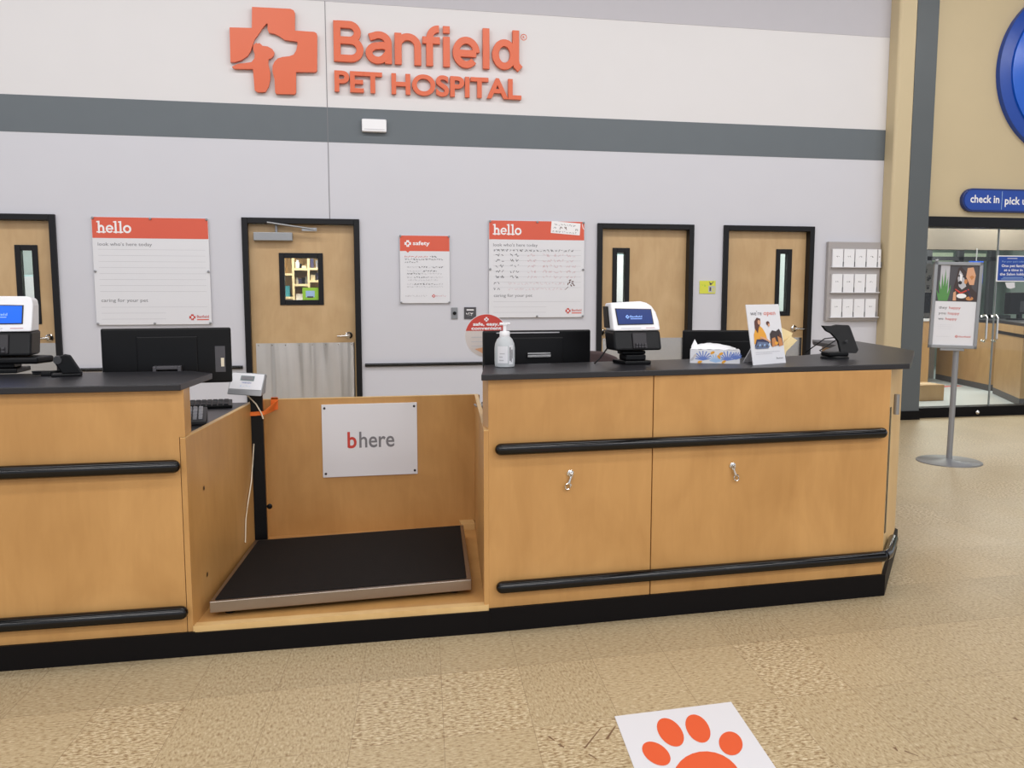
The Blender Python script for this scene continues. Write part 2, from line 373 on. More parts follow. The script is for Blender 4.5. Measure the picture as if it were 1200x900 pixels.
# doors: outer frame x0,x1
DOORS = [(-3.62, -2.545), (-0.911, 0.194), (2.616, 3.677), (4.016, 5.073)]
TOPZ = 2.135
COLX = 5.885; COLY = 8.43; COLW = .205
SEAMX = aty(382, 60, WY).x; CZ = aty(860, 32.5, WY).z
zs1, zs0 = aty(383, 125.7, WY).z, aty(383, 166.5, WY).z
def wall_cells(x0, x1, z0, z1, holes, y0, y1, mb):
    xs = sorted({x0, x1} | {h[0] for h in holes} | {h[1] for h in holes}); xs = [x for x in xs if x0 <= x <= x1]
    for a, b in zip(xs, xs[1:]):
        cut = [h for h in holes if h[0] <= a and h[1] >= b]
        zz = z0
        for h in sorted(cut, key=lambda t: t[2]):
            if h[2] > zz: mb.box(a, b, y0, y1, zz, h[2])
            zz = h[3]
        if zz < z1: mb.box(a, b, y0, y1, zz, z1)
wb = MB()
holes = [(a + .02, b - .02, 0, TOPZ - .02) for a, b in DOORS]
wall_cells(-5.5, SEAMX - .003, 0, zs0, holes, WY, WY + .12, wb)
wall_cells(SEAMX + .003, COLX + .3, 0, zs0, holes, WY, WY + .12, wb)
tag(MB().box(SEAMX - .003, SEAMX + .003, WY - .0035, WY + .12, TOPZ, 5.9).build('trim_6', 'grey'), kind='structure')
tag(wb.build('wall_back', 'wall'), kind='structure')
wu = MB()
for a, b in ((-5.5, SEAMX - .003), (SEAMX + .003, COLX + .3)): wu.box(a, b, WY, WY + .12, zs0 + .0, CZ)
tag(wu.build('wall_back_upper', 'wall_hi'), kind='structure')
ws = MB()
for a, b in ((-5.5, SEAMX - .003), (SEAMX + .003, COLX + .02)): ws.box(a, b, WY - .003, WY, zs0, zs1)
tag(ws.build('trim_1', 'stripe'), kind='structure')
tag(MB().box(-5.5, COLX + .3, WY - .004, WY + .12, CZ, 6.05).build('wall_back_top', 'wall_top'), kind='structure')  # darker grey band along the top of the wall
tag(MB().box(-9, 16, -7, 9, 6.0, 6.1).build('ceiling', 'deck'), kind='structure')
# handrail strip round the wall
tr = MB()
for a, b in ((-5.4, DOORS[0][0] - .05), (DOORS[0][1] + .05, DOORS[1][0] - .03), (DOORS[1][1] + .03, DOORS[2][0] - .03), (DOORS[2][1] + .03, DOORS[3][0] - .03), (DOORS[3][1] + .03, COLX - .05)):
    tr.tube([(a, WY - .022, .705), (b, WY - .022, .705)], .017, 10); tr.box(a + .02, b - .02, WY - .012, WY, .69, .72)
tag(tr.build('trim_2', 'rail', smooth=True), kind='structure')

# doors -------------------------------------------------------------
def door(i, x0, x1, win, lever_px, leverside, kick_px, closer=False):
    r = struct('door_%d' % i, ((x0 + x1) / 2, WY, 0)); fw = .055
    f = MB()
    f.box(x0, x0 + fw, WY - .03, WY + .13, 0, TOPZ).box(x1 - fw, x1, WY - .03, WY + .13, 0, TOPZ).box(x0 + fw, x1 - fw, WY - .03, WY + .13, TOPZ - fw, TOPZ)
    f.build('door_frame', 'frame', r, .004)
    lx0, lx1, lz1 = x0 + fw + .0003, x1 - fw - .0003, TOPZ - fw - .003
    ly0, ly1 = WY + .055, WY + .1
    wx0, wx1, wz0, wz1 = win; g = .05
    lf = MB(); wall_cells(lx0, lx1, .01, lz1, [(wx0 + .02, wx1 - .02, wz0 + .02, wz1 - .02)], ly0, ly1, lf); lf.build('door_leaf', 'oak', r)
    wf = MB(); y0, y1 = ly0 - .012, ly1 + .012
    wf.box(wx0, wx0 + g, y0, y1, wz0, wz1).box(wx1 - g, wx1, y0, y1, wz0, wz1).box(wx0 + g, wx1 - g, y0, y1, wz0, wz0 + g).box(wx0 + g, wx1 - g, y0, y1, wz1 - g, wz1)
    wfo = wf.build('window_frame', 'frame', r, .004)
    MB().box(wx0 + g, wx1 - g, ly0 + .02, ly0 + .025, wz0 + g, wz1 - g).build('window_pane', 'glass', wfo)
    # lever handle
    p = aty(lever_px[0], lever_px[1], ly0 - .03); s = leverside
    h = MB(); h.lathe([(.035, 0), (.035, -.012), (.022, -.02), (.014, -.03), (.014, -.055), (.012, -.06)], (p.x, ly0, p.z), 18, axis='y')
    h.tube([(p.x, ly0 - .052, p.z), (p.x + s * .04, ly0 - .054, p.z - .002), (p.x + s * .115, ly0 - .05, p.z - .006)], [.013, .011, .009], 10)
    h.build('door_handle', 'chrome', r, smooth=True)
    if kick_px:
        zk = aty(kick_px[0], kick_px[1], ly0).z
        ko = MB().box(lx0 + .035, lx1 - .012, ly0 - .004, ly0, .05, zk).build('kick_plate', 'ripple' if closer else 'steel', r)
        sm = MB()
        for k in range(8): sm.lathe([(.006, 0), (.004, -.003)], (lx0 + .06 + k * (lx1 - lx0 - .1) / 7, ly0 - .004, zk - .02), 8, axis='y')
        sm.build('screw', 'chrome', ko)
    if closer:
        a, b = aty(297, 272, ly0 - .05), aty(343, 282.5, ly0 - .05)
        c = MB().box(a.x, b.x, ly0 - .075, ly0, b.z, a.z).build('door_closer', 'alum', r, .006)
        q = aty(316, 263.5, ly0 - .05); e = aty(370, 269.5, WY - .03)
        am = MB(); am.tube([(q.x + .06, ly0 - .04, a.z - .02), (q.x + .06, ly0 - .04, q.z + .01)], .012, 8)
        am.tube([(q.x + .09, ly0 - .05, q.z - .0), (q.x - .02, ly0 - .09, q.z + .02), (e.x - .05, WY - .045, e.z + .01), (e.x, WY - .04, e.z)], .009, 8)
        am.box(e.x - .13, e.x + .01, WY - .045, WY - .03, e.z - .012, e.z + .02); am.build('closer_arm', 'alum', c)
    return r
def wrect(a, b, c, d, Y=WY + .05):       # pixel box on the wall -> x0,x1,z0,z1
    mx, my = (a + c) / 2, (b + d) / 2
    return (aty(a, my, Y).x, aty(c, my, Y).x, aty(mx, d, Y).z, aty(mx, b, Y).z)
w1 = wrect(19.5, 287, 46.5, 380)
door(1, *DOORS[0], (w1[0], w1[1], w1[2], w1[3]), (57, 396), -1, (50, 402))
w2 = wrect(327.5, 296.5, 379, 357.5); door(2, *DOORS[1], w2, (409, 393), -1, (360, 401.8), True)
w3 = wrect(717.5, 290.5, 737.5, 372); door(3, *DOORS[2], w3, (709, 390), 1, (760, 396))
w4 = wrect(908.5, 292, 927, 370); door(4, *DOORS[3], w4, (931.5, 385), 1, (800, 397))

# rooms behind the doors
rm = MB()
rm.box(-5.5, 5.6, 11.4, 11.5, 0, 3).box(-5.5, -5.4, WY + .12, 11.4, 0, 3).box(5.6, 5.7, WY + .12, 11.5, 0, 3).box(-1.75, -1.65, WY + .12, 11.4, 0, 3).box(1.45, 1.55, WY + .12, 11.4, 0, 3)
tag(rm.build('wall_back_rooms', 'room'), kind='structure')
tag(MB().box(-5.5, 5.7, WY + .12, 11.5, 2.9, 3.0).build('ceiling_back_rooms', 'room'), kind='structure')
def cab(label, x0, x1, y0, y1, z1, mt, shelves=()):
    t = thing('storage_cabinet', ((x0 + x1) / 2, (y0 + y1) / 2, 0), label, 'cabinet')
    MB().box(x0, x1, y0, y1, 0.05, z1).build('cabinet_body', mt, t, .004)
    for k in range(3):
        zz = .1 + k * (z1 - .1) / 3
        MB().box(x0 + .02, x1 - .02, y0 - .02, y0, zz, zz + (z1 - .1) / 3 - .02).build('cabinet_door', 'white', t, .003)
    MB().box(x0 + .03, x1 - .03, y0 + .03, y1, 0, .05).build('plinth', 'dgrey', t)
    return t
cab('white cabinet seen through the narrow window of the leftmost door', -4.3, -3.1, 10.6, 11.2, 1.62, 'roomteal')
cab('pale teal cabinet seen through the window of the door behind the white terminal', 3.2, 4.3, 10.4, 11.1, 1.9, 'roomteal')
# shelving behind door 2
SY = 9.75
def sx(px, py, Y=SY): p = aty(px, py, Y); return p.x, p.z
xL, _ = sx(322, 320); xM, _ = sx(343.5, 320); xN, _ = sx(361.5, 320); xR, _ = sx(384, 320)
t = thing('shelf_unit', ((xL + xR) / 2, SY, 0), 'pale wood pigeonhole shelving behind the square door window', 'shelf')
mb = MB()
for x in (xL, xM, xN, xR): mb.box(x - .012, x + .012, SY, SY + .3, 0, 2.1)
mb.build('upright', 'shelf', t); MB().box(xL, xR, SY + .3, SY + .315, 0, 2.1).build('back_panel', 'shelf', t)
shz = {}
for k, (a, b, ys) in enumerate(((xL, xM, (321.5, 349)), (xM, xN, (315.5, 334, 353)), (xN, xR, (315, 329.5, 343)))):
    for y in ys:
        z = sx(350, y)[1]; MB().box(a + .012, b - .012, SY, SY + .3, z - .012, z + .012).build('shelf_board', 'shelf', t); shz.setdefault(k, []).append(z + .012)
MB().box(xL, xR, SY, SY + .3, 2.1, 2.125).build('top_board', 'shelf', t)
items = [(xM, xN, shz[1][0], [('white', .05, .09, 'bottle'), ('plastic', .02, .05, 'box'), ('cream', .05, .03, 'box')]),
         (xN, xR, shz[2][0], [('navy', .035, .1, 'book'), ('grey', .02, .08, 'book'), ('plastic', .04, .03, 'box')]),
         (xM, xN, shz[1][1], [('white', .04, .07, 'bottle'), ('navy', .04, .06, 'box'), ('plastic', .04, .07, 'box'), ('white', .035, .08, 'bottle')]),
         (xN, xR, shz[2][1], [('cream', .05, .06, 'box'), ('navy', .05, .08, 'box'), ('white', .03, .1, 'bottle')]),
         (xL, xM, shz[0][1], [('teal', .06, .07, 'box'), ('teal', .05, .12, 'box')]),
         (xM, xN, shz[1][2], [('white', .09, .07, 'box')])]
row = {0: 'upper middle', 1: 'upper right', 2: 'central', 3: 'right middle', 4: 'left', 5: 'bottom middle'}
CN = dict(white='white', plastic='black', cream='cream', navy='navy', grey='grey', teal='teal')
pos = ['first', 'second', 'third', 'fourth']
for r_, (a, b, z, its) in enumerate(items):
    x = a + .02; sp_ = (b - a - .04 - sum(i[1] for i in its)) / max(1, len(its))
    for q, (mm, wd, ht, kd) in enumerate(its):
        o = MB()
        if kd == 'bottle': o.lathe([(wd / 2, 0), (wd / 2, ht * .7), (wd * .25, ht * .8), (wd * .25, ht), (wd * .1, ht)], (x + wd / 2, SY + .08, z), 14)
        else: o.box(x, x + wd, SY + .04, SY + .16, z, z + ht)
        nm = {'bottle': 'medicine_bottle', 'book': 'book', 'box': 'medicine_box'}[kd]
        tag(o.build(nm, mm, None, .002), '%s small %s, %s from the left in the %s pigeonhole behind the door window' % (CN[mm], kd, pos[q], row[r_]), kd, 'supplies on the shelves behind the door')
        x += wd + sp_
gx = wrect(354.5, 337, 373.5, 352, WY + .07)
t = thing('paper_notice', (gx[0], WY + .068, gx[2]), 'lime green notice taped inside the square door window', 'notice')
MB().box(gx[0], gx[1], WY + .069, WY + .0705, gx[2], gx[3]).build('sheet', 'green', t)
ar = Art((gx[0], WY + .069, gx[2])); gw, gh = gx[1] - gx[0], gx[3] - gx[2]
ar.rect(gw * .2, gw * .75, gh * .25, gh * .75, 'lbl'); ar.rect(gw * .28, gw * .66, gh * .2, gh * .32, 'dgrey', 1); ar.build('printed_picture', t)

# right-hand column, pilaster, storefront ------------------------------
tag(MB().prism([(COLX, COLY + .02), (COLX + .02, COLY), (COLX + COLW, COLY), (COLX + COLW, 8.6), (COLX, 8.6)], 0, 6.0).build('wall_column', 'beige', None, .012, seg=3), kind='structure')
SFY = 8.55
PX0, PX1 = 6.13, 6.352
tag(MB().box(PX0 - .04, PX1, SFY - .12, SFY + .3, 0, 6.0).build('trim_3', 'slate', None, .004), kind='structure')
tag(MB().box(PX0 - .03, PX1 + .008, SFY - .13, SFY - .12, 0, .1).build('baseboard_column', 'kick'), kind='structure')
hz1, hz0 = aty(1130, 254.5, SFY).z, aty(1130, 266.5, SFY).z
tag(MB().box(PX1, 12, SFY, SFY + .2, hz1, 6.0).build('wall_right', 'beige'), kind='structure')
tag(MB().box(PX1, 12, SFY - .04, SFY + .2, hz0, hz1).build('trim_4', 'frame', None, .004), kind='structure')
tag(MB().box(PX1, 12, SFY - .04, SFY + .1, 0, .115).build('trim_5', 'kick', None, .004), kind='structure')
gxs = aty(1165, 370, SFY + .03).x
wd5 = struct('window_1', (PX1, SFY + .03, .115))
MB().box(PX1, gxs - .01, SFY + .025, SFY + .037, .115, hz0).build('window_pane', 'glass', wd5)
d5 = struct('door_5', (gxs, SFY + .03, .115))
MB().box(gxs, gxs + 1.5, SFY + .025, SFY + .037, .115, hz0).build('door_leaf', 'glass', d5)
MB().box(gxs - .008, gxs + .001, SFY + .02, SFY + .042, .115, hz0).build('door_edge', 'alum', d5)
for yy in (-1, 1):
    p0, p1 = aty(1155, 368, SFY), aty(1165.5, 401, SFY)
h = MB(); pa = aty(1153, 385, SFY - .05)
for xx in (aty(1152.5, 385, SFY).x, aty(1165, 385, SFY).x):
    pts = [(xx, SFY + .025, p0.z - .02), (xx, SFY - .03, p0.z - .01), (xx, SFY - .045, p0.z - .04), (xx, SFY - .045, p1.z + .04), (xx, SFY - .03, p1.z + .01), (xx, SFY + .025, p1.z + .02)]
    h.tube(pts, .012, 10)
    h.tube([(xx, SFY + .03, (p0.z - .02)), (xx + .001, SFY + .03, p0.z - .021)], .016, 8)
h.build('door_handle', 'chrome', d5, smooth=True)
kn = atz(1155, 486, .04); MB().lathe([(.02, 0), (.025, -.02), (.012, -.035), (.004, -.037)], (kn.x, SFY - .04, .05), 14, axis='y').build('floor_bolt', 'chrome', d5, smooth=True)

# ------------------------------------------------------------------ salon behind glass
SFL = MB().box(PX1 - 3, 13, SFY + .2, 14.5, 0, .012).build('floor_salon', 'sal_floor'); tag(SFL, kind='structure')
tag(MB().box(PX1 - 3, 13, 14.3, 14.5, 0, 3.2).build('wall_salon_back', 'sal_wall'), kind='structure')
tag(MB().box(PX1 - .2, PX1 - .1, SFY + .2, 9.9, 0, 3.2).box(12, 12.1, SFY + .2, 14.3, 0, 3.2).build('wall_salon_side', 'sal_wall'), kind='structure')
tag(MB().box(PX1 - 3, 13, SFY + .2, 14.5, 2.9, 3.0).build('ceiling_salon', 'sal_dark'), kind='structure')
tag(MB().box(PX1 - 3, 13, 10.9, 11.1, 2.03, 2.9).build('wall_salon_soffit', 'sal_dark'), kind='structure')
# glazed partition at the far side
w2s = struct('window_2', (9, 13.6, 0))
fr = MB()
for px in (1086, 1123, 1160, 1196, 1235):
    x = aty(px, 330, 13.6).x; fr.box(x - .05, x + .05, 13.55, 13.65, 0, 2.9)
fr.box(PX1 - 2, 13, 13.55, 13.65, 1.98, 2.05).box(PX1 - 2, 13, 13.55, 13.65, .9, 1.0); fr.build('window_frame', 'dgrey', w2s)
MB().box(PX1 - 2, 13, 13.59, 13.6, 1.0, 2.9).build('window_pane', 'glass', w2s)
for a, b, c, d in ((1084, 296, 1117, 306), (1130, 297, 1158, 303), (1176, 292, 1196, 299)):
    x0, x1, z0, z1 = wrect(a, b, c, d, 14.25)
    o = MB().box(x0, x1, 14.25, 14.3, z0, z1).build('window_light_strip', 'sal_lite'); 
    o.name = 'window_3' if a == 1084 else ('window_4' if a == 1130 else 'window_5'); tag(o, kind='structure')
# reception desk of the salon
def slope(p, q, z0, z1, th, name, mt, par):
    p, q = Vector((p[0], p[1], 0)), Vector((q[0], q[1], 0)); n = (q - p).cross(Vector((0, 0, 1))).normalized() * -th
    return MB().prism([(p.x, p.y), (q.x, q.y), (q.x + n.x, q.y + n.y), (p.x + n.x, p.y + n.y)], z0, z1).build(name, mt, par)
a = atz(1096, 445); b = atz(1158, 459)
t = thing('salon_counter', (a.x, a.y, 0), 'long brown wood counter behind the glass, left of the door handle', 'counter')
slope(a, b, .1, .98, .5, 'front_panel', 'sal_wood', t); slope(a, b, .012, .1, .49, 'kick_plate', 'dgrey', t); slope(a, b, .98, 1.02, .55, 'countertop', 'slab', t)
a2 = atz(1163, 462); b2 = atz(1235, 487); 
b2 = Vector((a2.x + (b2.x - a2.x) * .75, max(9.15, b2.y + .35), 0))
t = thing('salon_counter', (a2.x, a2.y, 0), 'wood counter with black top behind the glass door handle', 'counter')
slope(a2, b2, .1, 1.0, .6, 'front_panel', 'sal_wood', t); slope(a2, b2, .012, .1, .59, 'kick_plate', 'dgrey', t); slope(a2, b2, 1.0, 1.04, .65, 'countertop', 'slab', t)
slope(a2 + Vector((-.02, -.02, 0)), b2 + Vector((-.02, -.02, 0)), .86, .9, .02, 'bumper_rail', 'rail', t)
# till monitor on that counter
mc = aty(1194, 355, 10.3)
t = thing('till_monitor', (mc.x, 10.3, 1.04), 'black boxy till monitor on the counter behind the glass door', 'monitor')
MB().box(mc.x - .2, mc.x + .2, 10.22, 10.34, 1.12, 1.42).build('housing', 'plastic', t, .01); MB().box(mc.x - .12, mc.x + .12, 10.18, 10.38, 1.04, 1.06).box(mc.x - .03, mc.x + .03, 10.26, 10.3, 1.06, 1.12).build('stand', 'plastic', t)
MB().box(mc.x - .05, mc.x + .12, 10.216, 10.22, 1.15, 1.3).build('panel', 'dgrey', t)
# left side bits
cx0, cx1, _, _ = wrect(1079, 365, 1098, 375, 11.6)
t = thing('side_counter', ((cx0 + cx1) / 2, 11.6, 0), 'small wood counter behind the glass beside the grey column', 'counter')
MB().box(cx0 - .6, cx1 - .1, 11.6, 12.1, .012, .98).build('cabinet_body', 'sal_wood', t); MB().box(cx0 - .62, cx1 - .08, 11.58, 12.12, .98, 1.02).build('countertop', 'white', t)
m0 = wrect(1082, 350, 1094, 362, 11.75)
t = thing('computer_monitor', ((m0[0] + m0[1]) / 2, 11.75, 1.02), 'black monitor behind the glass beside the grey column', 'monitor')
MB().box(m0[0] - .3, m0[1], 11.75, 11.79, 1.1, 1.42).build('screen_housing', 'plastic', t, .005); MB().box(m0[0] - .2, m0[1] - .1, 11.72, 11.86, 1.02, 1.035).box(m0[0] - .12, m0[0] - .06, 11.77, 11.79, 1.03, 1.12).build('stand', 'plastic', t)
pp = wrect(1083, 309, 1100, 347, 12.3)
t = thing('partition_panel', ((pp[0] + pp[1]) / 2, 12.3, 0), 'grey partition with dark paw prints behind the glass', 'partition')
MB().box(pp[0] - .4, pp[1], 12.3, 12.33, 0.012, pp[3]).build('panel', 'grack', t)
ar = Art((pp[0], 12.3, pp[2])); rr = random.Random(3)
for k in range(7):
    u, v = rr.uniform(.02, pp[1] - pp[0] - .03), rr.uniform(.03, pp[3] - pp[2] - .06)
    ar.ell(u, v, .025, .022, 'ink'); [ar.ell(u + dx, v + .035, .009, .012, 'ink', n=8) for dx in (-.022, 0, .022)]
ar.build('printed_paws', t)
q0 = atz(1079, 470, .012); q1 = atz(1110, 470, .012)
t = thing('carton', ((q0.x + q1.x) / 2, q0.y, .012), 'low tan box on the salon floor behind the glass', 'box')
MB().box(q0.x - .3, q1.x, q0.y, q0.y + .35, .012, .22).build('carton_body', 'sal_wood', t, .004); MB().box(q0.x - .3, q1.x, q0.y + .16, q0.y + .19, .22, .222).build('tape', 'cream', t)
p, q = atz(1079, 455, .0125), atz(1128, 452.5, .0125)
tag(MB().slab([p, q, q + Vector((0, .09, 0)), p + Vector((0, .09, 0))], (0, 0, .001)).build('floor_tape', 'red'), 'red tape stripe on the salon floor behind the glass', 'tape')
# blue notices on / behind glass
def notice(px, Y, label, name, base, extra):
    x0, x1, z0, z1 = wrect(*px, Y)
    t = thing(name, ((x0 + x1) / 2, Y, z0), label, 'sign'); MB().box(x0, x1, Y, Y + .004, z0, z1).build('board', base, t)
    a = Art((x0, Y, z0)); extra(a, x1 - x0, z1 - z0); a.build('printed_text', t); return t
def n1(a, W_, H_):
    a.rect(W_ * .04, W_ * .96, H_ * .04, H_ * .96, 'blue'); a.rect(W_ * .3, W_ * .6, H_ * .88, H_ * .9, 'pwhite', 1)
    a.text('For your pet\'s safety', W_ * .15, H_ * .74, H_ * .065, 'lbl', 1, W_ * .7)
    for k, s in enumerate(('One pet family', 'at a time in', 'the Salon lobby.')): a.text(s, W_ * (.14, .22, .1)[k], H_ * (.56, .4, .24)[k], H_ * .1, 'pwhite', 1, W_ * (.72, .56, .8)[k], .02)
    a.rect(W_ * .2, W_ * .8, H_ * .15, H_ * .17, 'lbl', 1); a.rect(W_ * .15, W_ * .85, H_ * .09, H_ * .11, 'lbl', 1)
notice((1168, 299.5, 1207, 330), SFY + .018, 'white-edged blue notice stuck on the glass door', 'door_notice', 'pwhite', n1)
def n2(a, W_, H_):
    a.rect(0, W_, H_ * .3, H_, 'blue'); a.rect(0, W_, 0, H_ * .3, 'blue'); a.text('CHECK', W_ * .1, H_ * .62, H_ * .12, 'pwhite', 1, W_ * .8, .02); a.text('OUT', W_ * .3, H_ * .42, H_ * .12, 'pwhite', 1, W_ * .5, .02)
notice((1135, 306, 1152, 332), 10.88, 'blue sign behind the glass, half hidden by the poster stand', 'hanging_sign', 'blue', n2)
_o = bpy.data.objects['hanging_sign']; MB().box(_o.location.x - .01, _o.location.x + .01, 10.88, 10.884, _o.location.z + .3, 2.05).build('hanger', 'alum', _o)
tag(MB().prismy([(x, z) for x, z in [(aty(a, b, SFY + .02).x, aty(a, b, SFY + .02).z) for a, b in ((1178, 331), (1189, 331), (1189.5, 337), (1184, 338.5), (1180, 337))]], SFY + .02, SFY + .0245).build('paper_note', 'white'), 'small white paper under the blue notice on the glass door', 'paper')
tag(MB().box(*wrect(1143, 343, 1148.5, 351, 12.9)[:2], 12.9, 12.92, *wrect(1143, 343, 1148.5, 351, 12.9)[2:]).box(aty(1145, 347, 12.9).x - .02, aty(1145, 347, 12.9).x + .02, 12.9, 12.92, 0.012, aty(1145, 347, 12.9).z).build('switch_post', 'white'), 'white plate on a slim post behind the glass', 'switch')

# blue wall signs
bc = aty(1251, 87, SFY); R0 = (bc - aty(1167, 87, SFY)).length
t = thing('round_sign', (bc.x, SFY, bc.z - R0), 'huge round blue sign high on the beige wall', 'sign')
MB().lathe([(R0, -.0), (R0, -.06), (R0 * .99, -.065), (.01, -.065)], (bc.x, SFY, bc.z), 96, axis='y').build('disc_rim', 'blue', t, smooth=True)
MB().lathe([(R0 * .85, -.065), (R0 * .85, -.09), (R0 * .84, -.095), (.01, -.095)], (bc.x, SFY, bc.z), 96, axis='y').build('disc_face', 'blue_l', t, smooth=True)
s0, s1 = aty(1128, 235, SFY - .05), aty(1262, 240, SFY - .05); zt, zb = aty(1160, 221, SFY - .05).z, aty(1160, 248.5, SFY - .05).z
hh = (zt - zb) / 2; cz = (zt + zb) / 2
def pill(x0, x1, cz, hh, n=14):
    return [(x0 + hh + hh * math.cos(a), cz + hh * math.sin(a)) for a in [PI / 2 + PI * k / n for k in range(n + 1)]] + [(x1 - hh + hh * math.cos(a), cz + hh * math.sin(a)) for a in [-PI / 2 + PI * k / n for k in range(n + 1)]]
t = thing('check_in_sign', ((s0.x + s1.x) / 2, SFY, zb), 'blue pill-shaped check in sign above the glass storefront', 'sign')
MB().prismy(pill(s0.x, s1.x, cz, hh), SFY - .05, SFY).build('sign_body', 'blue_d', t, .006); MB().prismy(pill(s0.x + .02, s1.x - .02, cz, hh - .02), SFY - .056, SFY - .05).build('sign_face', 'blue', t)
a = Art((0, SFY - .056, 0)); tx = aty(1137, 236, SFY - .056).x; tx2 = aty(1171, 236, SFY - .056).x; tx3 = aty(1177.5, 236, SFY - .056).x; txl = aty(1174, 236, SFY - .056).x
bz = aty(1155, 237.5, SFY - .056).z
a.text('check in', tx, bz, .085, 'pwhite', 1, tx2 - tx, .022); a.text('pick up', tx3, bz - .012, .085, 'pwhite', 1, .34, .022); a.rect(txl - .003, txl + .003, cz - .1, cz + .1, 'lbl', 1); a.build('sign_lettering', t)

# ================================================================== RECEPTION COUNTERS
def bar(p0, p1, r, name, par):           # bumper rail with rounded ends, standing off the panel
    p0, p1 = Vector(p0), Vector(p1); d = (p1 - p0).normalized(); pts = []; rs = []
    for k in range(5):
        t_ = PI / 2 * k / 4; pts.append(p0 + d * r * (1 - math.cos(PI / 2 - t_ + 0) if False else 1 - math.cos(t_)) * 0 + d * r * (1 - math.cos(t_)) if False else p0 + d * (r * (1 - math.cos(t_)))); rs.append(max(.001, r * math.sin(t_)))
    e = [p1 - d * (r * (1 - math.cos(PI / 2 * k / 4))) for k in range(5)][::-1]
    pts += e; rs += rs[::-1]
    return MB().tube(pts, rs, 18).build(name, 'rail', par, smooth=True)
# --- left counter
BL0, BL1 = (-.60, 3.44), (-.42, 4.70)     # bay left side line
BR0, BR1 = (.588, 3.44), (.721, 4.68)
def lerp(a, b, t_): return (a[0] + (b[0] - a[0]) * t_, a[1] + (b[1] - a[1]) * t_)
t = thing('reception_counter', (-1.8, 3.44, 0), 'left maple reception counter with black top and two black bumper rails', 'counter')
e0 = lerp(BL0, BL1, .11)
MB().prismy([(-3.3, .095), (-.6225, .095), (-.6225, .876), (-.6, .876), (-.6, 1.06), (-3.3, 1.06)], 3.44, e0[1]).build('front_panel', 'maple', t, .0015)
MB().prism([(-3.3, 3.425), (-.595, 3.425), (-.58, 3.55), (-3.3, 3.55)], 0, .097).build('kick_plate', 'kick', t)
MB().prism([(-3.3, 3.41), (-.605, 3.41), (-.55, 3.85), (-.66, 3.985), (-3.3, 3.985)], 1.06, 1.085).build('countertop', 'slab', t, .003)
bar((-3.4, 3.415, .768), (-.618, 3.415, .768), .026, 'bumper_rail', t); bar((-3.4, 3.415, .186), (-.612, 3.415, .186), .027, 'bumper_rail', t)
MB().prism([(-3.3, e0[1]), (e0[0] - .02, e0[1]), (-.44, 4.72), (-3.3, 4.72)], .815, .845).build('desk_top', 'slab', t, .002)
for _a in (-3.3, -1.6): MB().box(_a, _a + .03, 3.6, 4.7, 0, .815).build('desk_support', 'maple', t)
MB().box(-1.62, -1.55, 3.57, 3.9, .845, 1.06).build('ledge_bracket', 'maple', t)
# --- scale bay
t = thing('scale_alcove', (0.05, 3.44, 0), 'open maple alcove between the two counters holding the pet scale', 'alcove')
th = .02
MB().slab([(BL0[0], BL0[1], .09), (BL1[0], BL1[1], .09), (BL1[0], BL1[1], .872), (BL0[0], BL0[1], .872)], (-th, 0, 0)).build('side_panel', 'maple', t)
MB().slab([(BR0[0] - th, BR0[1], .09), (BR1[0], BR1[1], .09), (BR1[0], BR1[1], .862), (BR0[0] - th, BR0[1], .862)], (th, 0, 0)).build('side_panel', 'maple', t)
MB().box(BL1[0] - .03, BR1[0] + .03, 4.68, 4.7, .1, .86).build('back_panel', 'maple', t)
eg = MB().box(BL1[0], BR1[0], 4.679, 4.701, .86, .864)
eg.slab([(BL0[0], BL0[1], .872), (BL1[0], BL1[1], .872), (BL1[0], BL1[1], .875), (BL0[0], BL0[1], .875)], (-th, 0, 0))
eg.slab([(BR0[0] - th, BR0[1], .862), (BR1[0], BR1[1], .862), (BR1[0], BR1[1], .866), (BR0[0] - th, BR0[1], .866)], (th, 0, 0)); eg.build('edge_band', 'maple_lt', t)
MB().prism([BL0, (BR0[0], 3.44), (BR1[0], 4.69), (BL1[0], 4.69)], .092, .114).build('floor_panel', 'maple', t)
MB().prism([(BL0[0], 3.436), (BR0[0] - .001, 3.436), (BR0[0] - .001, 3.475), (BL0[0] + .006, 3.475)], .094, .119).build('front_lip', 'maple_lt', t)  # lit look of the lip put into its brighter maple
ca, cb = lerp(BL0, BL1, .84), lerp(BL0, BL1, .985)
MB().prism([ca, (ca[0] + .014, ca[1]), (cb[0] + .014, cb[1]), cb], .114, .86).build('corner_cleat', 'maple', t)
MB().box(BR1[0] - .09, BR1[0] - .012, 4.6, 4.68, .114, .15).build('corner_block', 'maple_lt', t)
MB().prism([(-.595, 3.425), (.588, 3.425), (.588, 3.56), (-.58, 3.56)], 0, .094).build('kick_plate', 'kick', t)
for px, py in ((239, 572), (243, 673)):
    best = None
    for k in range(200):
        q = lerp(BL0, BL1, k / 200); z_ = None
        r = ray(px, py); tt = q[1] / r.y
        if best is None or abs(r.x * tt - q[0]) < best[0]: best = (abs(r.x * tt - q[0]), q[0], q[1], CAMH + r.z * tt)
    MB().add([(best[1] + .002, best[2] + .012 * math.cos(k * PI / 5), best[3] + .009 * math.sin(k * PI / 5)) for k in range(10)], [list(range(10))]).build('bolt_hole', 'hole', t)
